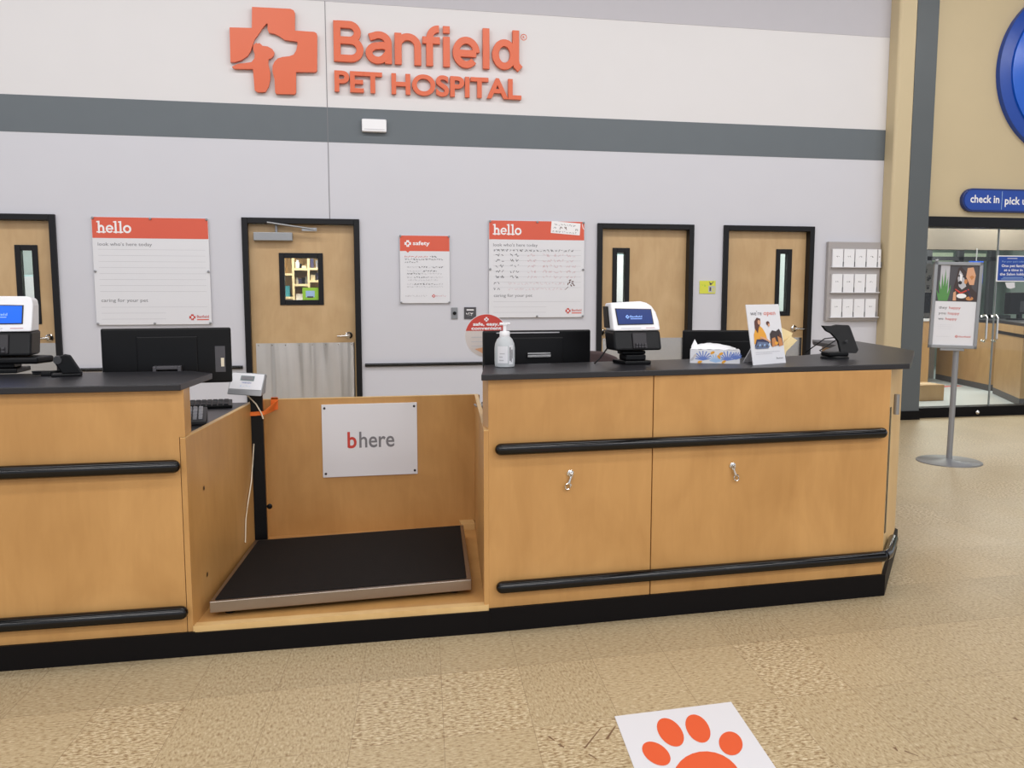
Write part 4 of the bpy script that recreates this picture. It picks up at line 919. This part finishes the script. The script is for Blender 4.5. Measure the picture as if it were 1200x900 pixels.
k.box(-W2, -W2 + fw, -.015, .015, 0, Hd).box(W2 - fw, W2, -.015, .015, 0, Hd).box(-W2, W2, -.015, .015, 0, fw).box(-W2, W2, -.015, .015, Hd - fw, Hd)
k.box(-W2 * .5, W2 * .5, -.01, .012, -.02, 0)
k.build('poster_frame', 'alum', t, .004); MB(Mx).box(-W2 + fw, W2 - fw, -.004, .006, fw, Hd - fw).build('poster_sheet', 'white', t)
R3 = Mx.to_3x3(); a = Art(Mx @ Vector((-W2 + fw, -.004, fw)), R3 @ Vector((1, 0, 0)), R3 @ Vector((0, 0, 1)), R3 @ Vector((0, -1, 0))); w_, h_ = 2 * (W2 - fw), Hd - 2 * fw
a.rect(0, w_, h_ * .55, h_, 'dgrey'); a.rect(w_ * .08, w_ * .3, h_ * .6, h_, 'lgrey', 1)
for k_, (u, v) in enumerate(((.0, .7), (.05, .82), (.12, .9), (.2, .96), (.27, .86), (.35, .76))):
    b_ = .1 + .03 * k_; a.poly([(w_ * (b_ - .03), h_ * .555), (w_ * (b_ + .04), h_ * .555), (w_ * ((b_ + u) / 2 + .035), h_ * (.555 + v) / 2), (w_ * u, h_ * v), (w_ * ((b_ + u) / 2 - .02), h_ * (.555 + v) / 2)], 'leaf', 2)
a.poly([(w_ * .42, h_ * .555), (w_ * .42, h_ * .74), (w_ * .47, h_ * .84), (w_ * .5, h_ * .96), (w_ * .56, h_ * .99), (w_ * .64, h_ * .95), (w_ * .78, h_ * .88), (w_ * .86, h_ * .72), (w_ * .99, h_ * .66), (w_ * .99, h_ * .555)], 'fur', 2)
a.poly([(w_ * .72, h_ * .97), (w_ * .7, h_ * .86), (w_ * .8, h_ * .76), (w_ * .9, h_ * .76), (w_ * .93, h_ * .88), (w_ * .86, h_ * .98)], 'skin', 3); a.poly([(w_ * .78, h_ * .86), (w_ * .84, h_ * .82), (w_ * .9, h_ * .86), (w_ * .84, h_ * .88)], 'fur2', 4)
a.poly([(w_ * .54, h_ * .94), (w_ * .5, h_ * .84), (w_ * .54, h_ * .74), (w_ * .62, h_ * .7), (w_ * .72, h_ * .74), (w_ * .66, h_ * .84), (w_ * .6, h_ * .9)], 'lgrey', 3)
a.poly([(w_ * .55, h_ * .9), (w_ * .56, h_ * .82), (w_ * .6, h_ * .8), (w_ * .6, h_ * .88)], 'pwhite', 4); a.ell(w_ * .565, h_ * .785, w_ * .045, h_ * .022, 'ink', 5); a.ell(w_ * .53, h_ * .87, w_ * .02, h_ * .012, 'ink', 5); a.ell(w_ * .64, h_ * .86, w_ * .02, h_ * .012, 'ink', 5); a.ell(w_ * .7, h_ * .8, w_ * .04, h_ * .03, 'fur2', 4)
a.line([(w_ * .47, h_ * .7), (w_ * .6, h_ * .655), (w_ * .78, h_ * .7)], w_ * .035, 'red', 5); a.line([(w_ * .74, h_ * .7), (w_ * .8, h_ * .66), (w_ * .84, h_ * .6)], w_ * .03, 'navy', 5); a.ell(w_ * .62, h_ * .62, w_ * .12, h_ * .03, 'pwhite', 4); a.ell(w_ * .82, h_ * .59, w_ * .09, h_ * .025, 'fur2', 4); a.poly([(w_ * .42, h_ * .56), (w_ * .5, h_ * .56), (w_ * .48, h_ * .68), (w_ * .42, h_ * .66)], 'skin', 3)
for q, s in enumerate((('they', 'happy'), ('you', 'happy'), ('we', 'happy'))): 
    wa = a.text(s[0], w_ * .1, h_ * (.455 - q * .07), h_ * .034, 'dgrey', 1, w_ * (.2, .18, .13)[q]); a.text(s[1], w_ * (.35, .33, .28)[q], h_ * (.455 - q * .07), h_ * .034, 'red', 1, w_ * .28)
for q in range(3): a.scribble(w_ * .1, h_ * (.25 - q * .025), w_ * .35, h_ * .008, 'lgrey', 1, q)
a.scribble(w_ * .1, h_ * .1, w_ * .3, h_ * .01, 'lgrey', 1, 9); cross_logo(a, w_ * .58, h_ * .11, w_ * .035, 'red'); a.text('Banfield', w_ * .64, h_ * .1, h_ * .02, 'red', 1, w_ * .28, .01); a.build('printed_picture', t)
cl = MB(Mx); cl.lathe([(.012, 0), (.016, .012), (.012, .024)], (-W2 + .02, 0, Hd - .004), 10); cl.build('clip', 'alum', t)

# ================================================================== FLOOR DECAL
m4 = [atz(720.2, 839.8), atz(856.7, 822.9)]
m4 = [m4[0], m4[1], m4[1] + (atz(909, 900) - m4[1]) * 1.3, m4[0] + (atz(743, 900) - m4[0]) * 1.72]
t = thing('paw_decal', ((m4[0].x + m4[1].x) / 2, (m4[0].y + m4[2].y) / 2, 0), 'white floor sticker with an orange paw print in the foreground', 'sticker')
MB().slab([Vector((p.x, p.y, .0006)) for p in m4], (0, 0, .0009)).build('sheet', 'white', t)
pw = MB()
def pell(cx, cy, a_, b_, ang, n=28, zz=.0022):
    pts = []
    for k in range(n):
        tt_ = 2 * PI * k / n; x, y = a_ * math.cos(tt_), b_ * math.sin(tt_); c, s = math.cos(ang), math.sin(ang)
        p = atz(700 + (cx + x * c - y * s) / 5.4545, 800 + (cy + x * s + y * c) / 5.4545, zz); pts.append(p)
    return pts
for e in ((377, 453, 102, 62, .6), (467, 317, 106, 68, .85), (643, 293, 100, 68, .95), (853, 388, 80, 72, .8)): pw.add(pell(*e), [list(range(28))])
pw.build('paw_toes', 'paw_o', t); pp_ = MB(); pp_.add(pell(705, 635, 225, 195, .25), [list(range(28))]); pp_.build('paw_pad', 'paw_o', t)

# ================================================================== THINGS ON THE COUNTERS
def monitor(pxl, pxr, ytop, ybot, Y, yaw, label, desk, dark='plastic', arm=False, slot=False):
    a_, b_ = aty(pxl, ytop, Y), aty(pxr, ytop, Y); wd = (b_.x - a_.x) / math.cos(yaw); zt = (a_.z + b_.z) / 2; zb = aty((pxl + pxr) / 2, ybot, Y).z
    cx = (a_.x + b_.x) / 2; t = thing('computer_monitor', (cx, Y, desk), label, 'monitor', )
    Mt = Matrix.Translation((cx, Y, 0)) @ Matrix.Rotation(yaw, 4, 'Z')
    MB(Mt).box(-wd / 2, wd / 2, 0, .022, zb, zt).build('back_shell', dark, t, .008)
    MB(Mt).box(-wd / 2 + .008, wd / 2 - .008, .022, .026, zb + .012, zt - .008).build('screen', 'ink', t)
    MB(Mt).box(-.13, .13, -.006, .004, (zb + zt) / 2 - .09, min(zt - .03, (zb + zt) / 2 + .09)).build('rear_bulge', dark, t, .008)
    MB(Mt).box(-.035, .035, -.04, -.006, desk + .012, zb + .045).build('stand_neck', 'plastic2', t, .004)
    MB(Mt).box(-.13, .13, -.1, .12, desk, desk + .014).build('stand_foot', 'plastic2', t, .005)
    return t, Mt, wd, zb, zt
t, Mt, wd, zb, zt = monitor(118.5, 269.5, 384.5, 450, 4.12, math.radians(4), 'large black monitor seen from behind above the left counter', .845)
a = Art(Mt @ Vector((0, -.0002, 0)), Mt.to_3x3() @ Vector((1, 0, 0)), (0, 0, 1), Mt.to_3x3() @ Vector((0, -1, 0)))
a.rect(wd * .37, wd * .45, zb + .05, zb + .17, 'dgrey'); a.rect(wd * .415, wd * .44, zb + .075, zb + .115, 'cream', 1); a.build('port_panel', t)
q = MB(Mt); q.box(-.06, -.045, -.055, -.0, zb + .02, zb + .085).box(.045, .06, -.055, -.0, zb + .02, zb + .085).box(-.045, .045, -.055, -.0, zb + .07, zb + .085); q.build('handle_bracket', 'dgrey', t, .003)
t, Mt, wd, zb, zt = monitor(565.5, 693.5, 387, 446, 4.1, math.radians(3), 'black monitor with a silver slot on its back, behind the sanitizer bottle', .845)
q = MB(Mt); c_ = aty(631.5, 417, 4.1 - .02)
bx = (c_.x - t.location.x); q.box(bx - .058, bx + .058, -.024, -.018, c_.z - .006, c_.z + .006).box(bx - .058, bx + .058, -.022, -.018, c_.z + .01, c_.z + .016); q.build('logo_bar', 'chrome', t)
q = MB(Mt).box(-wd * .38, wd * .2, -.001, .0, zt - .014, zt - .009); q.build('edge_strip', 'lgrey', t)
t, Mt, wd, zb, zt = monitor(805, 906, 387, 450, 4.35, math.radians(-12), 'black monitor behind the tissue box on the right counter', .845)

def keyboard(c, yaw, label, z):
    t = thing('keyboard', (c[0], c[1], z), label, 'keyboard'); Mt = Matrix.Translation((c[0], c[1], z)) @ Matrix.Rotation(yaw, 4, 'Z')
    MB(Mt).prismx([(-.075, 0), (.075, 0), (.075, .028), (-.075, .014)], -.22, .22).build('keyboard_base', 'plastic', t, .004)
    kk = MB(Mt)
    for r in range(5):
        for c_ in range(15): kk.box(-.205 + c_ * .0275, -.205 + c_ * .0275 + .022, -.062 + r * .026, -.04 + r * .026, .014, .022 + r * .0025)
    kk.build('keys', 'plastic2', t)
kp = atz(248, 476, .85); keyboard((kp.x - .12, kp.y), math.radians(6), 'black keyboard on the lower desk behind the left counter', .845)
pp2 = atz(236, 492, .86)
t = thing('desk_phone', (pp2.x - .06, pp2.y, .845), 'dark grey desk phone on the lower desk beside the alcove panel', 'phone')
Mt = Matrix.Translation((pp2.x - .06, pp2.y + .02, .845)) @ Matrix.Rotation(.1, 4, 'Z')
MB(Mt).prismx([(-.09, 0), (.09, 0), (.09, .06), (-.09, .02)], -.08, .08).build('phone_base', 'plastic2', t, .005)
MB(Mt).tube([(-.055, -.08, .05), (-.055, 0, .075), (-.055, .085, .088)], [.02, .014, .02], 12).build('handset', 'plastic', t, smooth=True)
kk = MB(Mt)
for r in range(4):
    for c_ in range(3): kk.box(.0 + c_ * .024, .016 + c_ * .024, -.07 + r * .026, -.054 + r * .026, .022 + r * .01, .036 + r * .0115)
kk.build('keypad', 'lgrey', t)

# customer terminals
def terminal(c, z, s, yaw, label, scr, tray=False, square=False):
    t = thing('payment_terminal', (c[0], c[1], z), label, 'card terminal')
    Mt = Matrix.Translation((c[0], c[1], z)) @ Matrix.Rotation(yaw, 4, 'Z') @ Matrix.Scale(s, 4)
    MB(Mt).prism([(-.065, -.07), (.065, -.07), (.075, .07), (-.075, .07)], 0, .018).build('stand_base', 'plastic', t, .005)
    MB(Mt).box(-.05, .05, -.045, .05, .018, .045).box(-.062, .055, -.03, .045, .045, .062).build('stand_neck', 'plastic', t, .006)
    # black lower body: profile leans back
    low = [(-.075, .066), (.05, .066), (.075, .16), (-.05, .158)]
    MB(Mt).prismx(low, -.118, .118).build('lower_body', 'plastic', t, .012, seg=3)
    hi = [(-.05, .156), (.078, .158), (.09, .2), (.088, .262)]
    for k in range(7):
        an = PI / 2 * k / 6; hi.append((.04 + .035 * math.sin(PI / 2 - an) if False else .06 - .055 * math.sin(an), .262 + .032 * math.sin(PI / 2 * min(1, k / 3)) - .02 * max(0, (k - 3) / 3)))
    # hood (white) - curved at right shoulder
    n = []
    fl = [(-.118, 0), (.118, 0), (.118, .045), (.11, .085), (.092, .115), (.07, .13), (.04, .137), (-.115, .13)]
    if square: fl = [(-.118, 0), (.118, 0), (.118, .05), (.117, .1), (.113, .122), (.105, .13), (.09, .134), (-.118, .136)]
    # front face plane leaning back: y = -.052 + k*.42 ; z = .158 + k
    fr2 = [(x, -.052 + h_ * .42, .158 + h_) for x, h_ in fl]; bk = [(x * .97, .06 + h_ * .2, .158 + h_ * .97) for x, h_ in fl]
    q = MB(Mt); q.add(fr2 + bk, [list(range(8)), list(range(8, 16))[::-1]] + [[i, 8 + i, 8 + (i + 1) % 8, (i + 1) % 8] for i in range(8)]); q.build('hood', 'whitep', t, .008, seg=3)
    q = MB(Mt).prismx([(.0, .17), (.065, .17), (.085, .27), (.035, .27)], -.121, -.113); q.build('side_vent', 'plastic', t)
    R3 = Mt.to_3x3(); ax = R3 @ Vector((1, 0, 0)); av = (R3 @ Vector((0, .42, 1))); av = av / (Vector((0, .42, 1)).length)
    nv = ax.cross(av)
    a = Art(Mt @ Vector((0, -.052, .158)), ax, av, nv, .0016)
    a.poly([(-.095, .028), (.088, .03), (.086, .108), (-.098, .112)], 'ink'); a.poly([(-.09, .033), (.083, .034), (.081, .104), (-.093, .107)], scr, 1); cross_logo(a, -.042, .068, .009, 'scr_txt', scr, 2); a.text('Banfield', -.028, .064, .011, 'scr_txt', 2, .06, .01); a.rect(-.028, .03, .056, .059, 'scr_txt', 2)
    a.rect(.045, .09, .012, .015, 'pink'); a.rect(-.08, .02, .012, .014, 'lgrey'); a.build('screen', t)
    # card slot and finger recess
    q = MB(Mt); q.prismx([(-.082, .075), (-.066, .078), (-.052, .148), (-.062, .148)], -.03, .042); q.build('card_slot', 'ink', t, .006)
    q = MB(Mt)
    for r in range(2):
        for c_ in range(4): q.box(-.02 + c_ * .014, -.01 + c_ * .014, -.088, -.08, .082 + r * .012, .089 + r * .012)
    q.build('slot_buttons', 'dgrey', t)
    if tray: MB(Mt).prism([(-.14, -.06), (.14, -.08), (.175, .02), (.13, .05), (-.14, .06)], .035, .062).build('tray', 'plastic', t, .01)
    return t, Mt
kb = atz(743, 427, Z)
t, Mt = terminal((kb.x + .01, kb.y + .05), Z, .985, math.radians(4), 'white-topped card terminal with dim navy screen on the right counter', 'screen')
w_pts = [aty(*p) for p in ((713.5, 358, kb.y + .14), (710, 372, kb.y + .15), (711, 385, kb.y + .15), (714.5, 397, kb.y + .14), (711, 409, kb.y + .1), (703, 420, kb.y + .1), (697, 427, kb.y + .05))]
w_pts[-1].z = Z + .004
MB().tube(w_pts, .0035, 8).build('cable', 'plastic', t, smooth=True)
w_pts = [aty(*p) for p in ((723, 395, kb.y + .1), (716, 398, kb.y + .1), (711, 407, kb.y + .1))]; MB().tube(w_pts, .003, 8).build('cable', 'plastic', t, smooth=True)
kb = atz(-7, 437, 1.085)
terminal((kb.x + .03, kb.y + .03), 1.085, 1.13, math.radians(2), 'card terminal with bright blue screen at the left end of the left counter', 'screen_b', True, True)

# black handset holder behind left ledge
hb_ = atz(84, 439.5, 1.085)
t = thing('card_reader', (hb_.x, hb_.y - .04, 1.085), 'small black slanted card reader left of the left monitor', 'card reader')
Mt = Matrix.Translation((hb_.x, hb_.y - .045, 1.085)) @ Matrix.Rotation(.15, 4, 'Z')
MB(Mt).box(-.06, .05, -.03, .03, 0, .012).build('base', 'plastic', t, .003); MB(Mt).prismy([(-.02, .01), (.055, .01), (.012, .088), (-.008, .092), (-.045, .08), (-.05, .06)], -.012, .012).build('reader_body', 'plastic', t, .005)
MB(Mt).lathe([(.016, -.02), (.019, 0), (.016, .02)], (-.035, 0, .068), 14, axis='y').build('roller', 'plastic2', t)
ms = atz(60, 438.8, 1.085)
t = thing('cable_coil', (ms.x, ms.y - .03, 1.085), 'small black coiled cable on the left counter beside the card reader', 'cable')
MB().tube([(ms.x + .06 * math.cos(k * .5), ms.y - .035 + .025 * math.sin(k * .5), 1.089 + k * .0006) for k in range(26)], .004, 8).build('coil', 'plastic', t, smooth=True); MB().box(ms.x - .02, ms.x + .02, ms.y - .07, ms.y - .05, 1.085, 1.1).build('plug', 'plastic', t, .003)

# sanitizer
s = atz(591.5, 430, Z)
t = thing('sanitizer_bottle', (s.x, s.y, Z), 'clear hand sanitizer bottle with white pump at the left end of the right counter', 'bottle')
x, y = s.x, s.y
MB().lathe([(.038, 0), (.044, .004), (.0455, .03), (.0455, .085), (.043, .105), (.034, .125), (.022, .137), (.018, .14)], (x, y, Z), 32).build('bottle_body', 'gel', t, smooth=True)
MB().lathe([(.022, .136), (.023, .138), (.023, .156), (.02, .16), (.008, .161), (.008, .185), (.012, .187), (.012, .196), (.004, .198)], (x, y, Z), 24).build('pump_collar', 'whitep', t, smooth=True)
MB().tube([(x - .024, y - .006, Z + .192), (x + .024, y + .006, Z + .193)], [.007, .005], 10).box(x - .012, x + .012, y - .008, y + .008, Z + .186, Z + .197).build('pump_nozzle', 'whitep', t, .002)
a = MB()
lb = MB()
def wrap(ang0, ang1, z0_, z1_, mt, nm, rad=.0462, n=8):
    q = MB(); q.add([(x + rad * math.cos(ang0 + (ang1 - ang0) * k / n), y + rad * math.sin(ang0 + (ang1 - ang0) * k / n), zz) for zz in (z0_, z1_) for k in range(n + 1)], [[k, k + 1, n + 2 + k, n + 1 + k] for k in range(n)]); return q
f0 = math.atan2(-y, -x)
q = MB()
for (d0, d1, za, zb__, mi_) in ((-.75, .3, .02, .095, 0), (.42, .9, .015, .1, 0), (.5, .6, .03, .09, 1), (.66, .72, .025, .08, 1), (.78, .84, .04, .08, 1), (-.55, -.1, .03, .035, 2), (-.55, -.2, .045, .05, 2), (-.5, 0, .06, .064, 2)):
    n = 5; rad = .0459 if mi_ == 0 else .0464; n0_ = len(q.v)
    q.add([(x + rad * math.cos(f0 + d0 + (d1 - d0) * k / n), y + rad * math.sin(f0 + d0 + (d1 - d0) * k / n), Z + zz) for zz in (za, zb__) for k in range(n + 1)], [[k, k + 1, n + 2 + k, n + 1 + k] for k in range(n)], mi_)
q.build('bottle_label', ['white', 'dgrey', 'lgrey'], t)

# round sign behind monitor
rc = aty(570, 393.5, 4.32); rr_ = .112
t = thing('round_tabletop_sign', (rc.x, 4.32, .845), 'round red-topped sign half hidden behind the sanitizer monitor', 'sign')
MB().lathe([(rr_, 0), (rr_, .004), (.001, .004)], (rc.x, 4.32, rc.z), 48, axis='y').build('disc', 'white', t)
MB().box(rc.x - .008, rc.x + .008, 4.325, 4.335, .85, rc.z).build('stem', 'alum', t); MB().box(rc.x - .06, rc.x + .06, 4.29, 4.37, .845, .852).build('stand_foot', 'alum', t)
a = Art((rc.x, 4.32, rc.z)); a.ell(0, 0, rr_ * .98, rr_ * .98, 'pic', 0, n=40); 
a.ell(0, 0, rr_ * .98, rr_ * .98, 'red', 1, n=30, t0=.24, t1=PI - .24)
cross_logo(a, 0, rr_ * .75, rr_ * .1, 'pwhite', 'red', 2); a.text('safe, easy,', -rr_ * .62, rr_ * .47, rr_ * .15, 'pwhite', 2, rr_ * 1.2, .03); a.text('convenient', -rr_ * .7, rr_ * .28, rr_ * .15, 'pwhite', 2, rr_ * 1.4, .03)
for k in range(3): a.rect(-rr_ * .7, rr_ * .5, -rr_ * (.05 + .2 * k), -rr_ * (.08 + .2 * k), 'lgrey', 1)
a.poly([(-rr_ * .55, -rr_ * .6), (0, -rr_ * .5), (rr_ * .4, -rr_ * .7), (0, -rr_ * .9)], 'skin', 1); a.build('printed_face', t)

# tissue box
b0, b1 = atz(808.5, 425.3, Z), atz(867, 426.3, Z); d = (b1 - b0).normalized(); n_ = Vector((-d.y, d.x, 0)); L_ = (b1 - b0).length; hh_ = .062
t = thing('tissue_box', (b0.x + L_ / 2, b0.y, Z), 'tissue box with blue and orange flowers on the right counter', 'tissue box')
q = MB(); q.slab([b0, b1, b1 + n_ * .115, b0 + n_ * .115], (0, 0, hh_)); q.build('carton', 'white', t, .002)
a = Art(b0, d, (0, 0, 1), -n_, .0006); rr = random.Random(5); a.rect(0, L_, 0, hh_, 'white')
for cx_, cy_, rad, mm in ((L_ * .26, .03, .036, 'lilac'), (L_ * .75, .03, .036, 'lilac'), (L_ * .52, .02, .028, 'lbl'), (L_ * .92, .035, .024, 'lilac')):
    for k in range(9):
        an = PI * (k / 8) * 1.2 - .3; p2 = (cx_ + rad * math.cos(an), min(hh_ - .003, max(.003, cy_ + rad * math.sin(an) * .75)))
        a.line([(cx_, max(.004, cy_ - .014)), p2], .005, mm, 1)
for cx_, cy_, mm in ((L_ * .2, .006, 'mustard'), (L_ * .62, .045, 'mustard'), (L_ * .68, .008, 'mustard'), (L_ * .1, .035, 'pic'), (L_ * .45, .05, 'mustard'), (L_ * .05, .02, 'lgrey'), (L_ * .58, .03, 'mustard')): a.ell(cx_, cy_, .011, .006, mm, 2, rr.uniform(-1, 1), 10)
a.build('flower_print', t)
top_ = b0 + Vector((0, 0, hh_)); q = MB(); N_ = 14; rr = random.Random(9); pts = []
for j in range(5):
    for i in range(N_ + 1):
        u = i / N_; hgt = .006 + .022 * math.sin(PI * min(1, (u * .9 + .1))) * math.sin(PI * j / 4) + (.03 if (i == 1 and j == 2) else 0)
        pts.append(top_ + d * (L_ * (.02 + .9 * u)) + n_ * (.02 + .018 * j) + Vector((0, 0, hgt * (j not in (0, 4)) + .0005 + rr.uniform(0, .003))))
q.add(pts, [[j * (N_ + 1) + i, j * (N_ + 1) + i + 1, (j + 1) * (N_ + 1) + i + 1, (j + 1) * (N_ + 1) + i] for j in range(4) for i in range(N_)]); o = q.build('tissue', 'whitep', t, smooth=True)

# we're open sign
b0, b1 = atz(883, 428, Z), atz(921, 425, Z); dd = (b1 - b0).normalized(); back = Vector((-dd.y, dd.x, 0)); vv_ = (Vector((0, 0, 1)) * math.cos(.2) + back * math.sin(.2))
nrm = dd.cross(vv_)
def onp(px, py):
    r = ray(px, py); c0_ = Vector((0, 0, CAMH)); k_ = (b0 - c0_).dot(nrm) / r.dot(nrm); return c0_ + r * k_
TL, TR = onp(875, 357.5), onp(911.5, 356)
wS = (b1 - b0).length; U = dd; V = ((TL - b0) + (TR - b1)) / 2; hS = V.length; V = V.normalized()
t = thing('counter_sign', (b0.x + wS / 2, b0.y, Z), "white leaning we're open sign with people photo on the right counter", 'sign')
MB().slab([b0, b0 + U * wS, b0 + U * wS + V * hS, b0 + V * hS], -nrm * .004).build('panel', 'white', t)
mid = b0 + U * wS / 2
e_ = mid + V * hS * .6 ; f_ = Vector((mid.x + back.x * .13, mid.y + back.y * .13, Z))
MB().slab([f_ - U * .03, f_ + U * .03, e_ + U * .015 - nrm * .006, e_ - U * .015 - nrm * .006], back * .004).build('easel_leg', 'white', t)
a = Art(b0, U * wS, V * hS, nrm, .0007)
def UV(pts): return [(u, v) for u, v in pts]
a.text("we're", .09, .82, .075, 'grey', 1, .34); a.text('open', .49, .82, .075, 'head_o', 1, .36)
a.poly(UV([(.1, .34), (.12, .5), (.2, .62), (.3, .66), (.4, .6), (.48, .5), (.5, .42), (.4, .36)]), 'mustard', 1)
a.poly(UV([(.17, .6), (.18, .72), (.26, .78), (.36, .76), (.36, .68), (.28, .6), (.24, .52)]), 'hair', 2); a.ell(.31, .7, .045, .04, 'skin', 3)
a.poly(UV([(.1, .3), (.18, .42), (.4, .42), (.55, .36), (.5, .3)]), 'navy', 2); a.poly(UV([(.1, .28), (.2, .38), (.5, .36), (.55, .3), (.5, .26), (.15, .26)]), 'jeans', 3)
a.line(UV([(.3, .45), (.5, .4), (.58, .36)]), .03, 'skin', 4); a.ell(.58, .68, .05, .035, 'hair', 2); a.ell(.6, .65, .03, .025, 'skin', 3)
a.poly(UV([(.6, .5), (.68, .56), (.8, .54), (.9, .58), (.96, .5), (.98, .3), (.6, .3)]), 'fur', 2); a.poly(UV([(.64, .42), (.74, .44), (.8, .3), (.62, .28)]), 'fur2', 3); a.poly(UV([(.82, .46), (.94, .42), (.97, .3), (.84, .28)]), 'fur2', 3); a.ell(.76, .34, .06, .025, 'mustard', 4); a.ell(.9, .46, .04, .03, 'hair', 4)
for k in range(6): a.ell(.18 + k * .07, .3 + .02 * (k % 2), .03, .015, 'lbl' if k % 2 else 'dgrey', 4, .4, 8)
a.rect(.1, .85, .2, .207, 'lgrey', 1); a.rect(.1, .6, .17, .176, 'lgrey', 1); a.text('Banfield', .72, .075, .028, 'grey', 1, .2); a.build('printed_picture', t)

# envelopes leaning behind it
def env(quad, Y, label, dy):
    P = [aty(px, py, Y + k_ * dy) for k_, (px, py) in zip((1, 1, 0, 0), quad)]
    t = thing('envelope', (P[3].x, Y, Z), label, 'envelope'); MB().slab(P, (0, .006, 0)).build('paper_body', 'manila', t, .001); c_ = (P[0] + P[1] + P[2] + P[3]) / 4
    MB().slab([P[0] + Vector((0, -.001, 0)), P[1] + Vector((0, -.001, 0)), c_ + Vector((0, -.001, 0))], (0, .001, 0)).build('flap', 'manila', t)
env(((915, 383.5), (929, 390.5), (919, 420), (903, 418)), b1.y + .10, 'cream envelope standing highest behind the open sign', .02)
env(((926.5, 394), (934.5, 399), (912, 421.5), (905, 416)), b1.y + .08, 'cream envelope leaning outward to the right behind the open sign', .015)

# tablet stand on the right
b = atz(986, 421, Z)
t = thing('tablet_holder', (b.x, b.y, Z), 'black angled tablet holder on the right end of the counter', 'stand')
Yt = b.y + .03
MB().lathe([(.068, 0), (.068, .008), (.06, .014), (.02, .017)], (b.x, b.y + .06, Z), 28).build('base', 'plastic', t, smooth=True)
MB().prism([(b.x - .06, b.y + .01), (b.x + .055, b.y + .02), (b.x + .05, b.y + .1), (b.x - .055, b.y + .1)], Z + .014, Z + .035).build('neck', 'plastic', t, .006)
P = [aty(px, py, Yt + .06 * (414 - py) / 33) for px, py in ((964, 381.5), (975, 382), (981, 380.5), (995, 381), (997, 384), (1006.5, 410), (1004, 414), (986, 413.5), (983, 400), (975, 391), (969, 388))]
MB().slab(P, (.0, .022, 0)).build('holder_plate', 'plastic', t, .004)
cc = aty(991, 400, Yt + .02); MB().lathe([(.008, 0), (.006, -.003)], (cc.x, cc.y - .008, cc.z), 12, axis='y').build('logo_dot', 'plastic2', t)
P0 = aty(966, 397, b.y + .3); MB().tube([(b.x - .01, b.y + .12, Z + .02), (b.x + .0, b.y + .2, Z + .03), P0 + Vector((0.1, 0, .01)), P0, Vector((P0.x - .05, P0.y + .1, Z + .004))], .003, 8).build('cable', 'plastic', t, smooth=True)

# office chair behind the right counter
cp = aty(703, 411, 5.3); zt = cp.z; cx_ = aty(690, 411, 5.3).x
t = thing('office_chair', (cx_, 5.35, 0), 'brown rounded office chair behind the right counter', 'chair')
prof = [(-.22, zt - .45), (.22, zt - .45), (.245, zt - .12), (.2, zt - .045), (.1, zt - .008), (0, zt), (-.1, zt - .008), (-.2, zt - .045), (-.245, zt - .12)]
MB(Matrix.Translation((cx_, 0, 0))).prismy(prof, 5.3, 5.36).build('backrest', 'chairf', t, .02, seg=3)
MB().box(cx_ - .24, cx_ + .24, 5.36, 5.82, .46, .54).build('seat', 'chairf', t, .025, seg=3); MB().box(cx_ - .03, cx_ + .03, 5.27, 5.3, .44, zt - .15).box(cx_ - .03, cx_ + .03, 5.27, 5.6, .43, .46).build('back_support', 'plastic', t)
MB().tube([(cx_, 5.58, .1), (cx_, 5.58, .45)], .028, 12).build('gas_column', 'plastic', t)
for k in range(5):
    an = k * 2 * PI / 5; e = (cx_ + .28 * math.cos(an), 5.58 + .28 * math.sin(an), .07); o = MB().tube([(cx_, 5.58, .11), e], [.025, .016], 8).build('leg', 'plastic', t); MB().lathe([(.028, -.02), (.03, 0), (.028, .02)], (e[0], e[1], .03), 14, axis='y').build('caster', 'plastic', o)
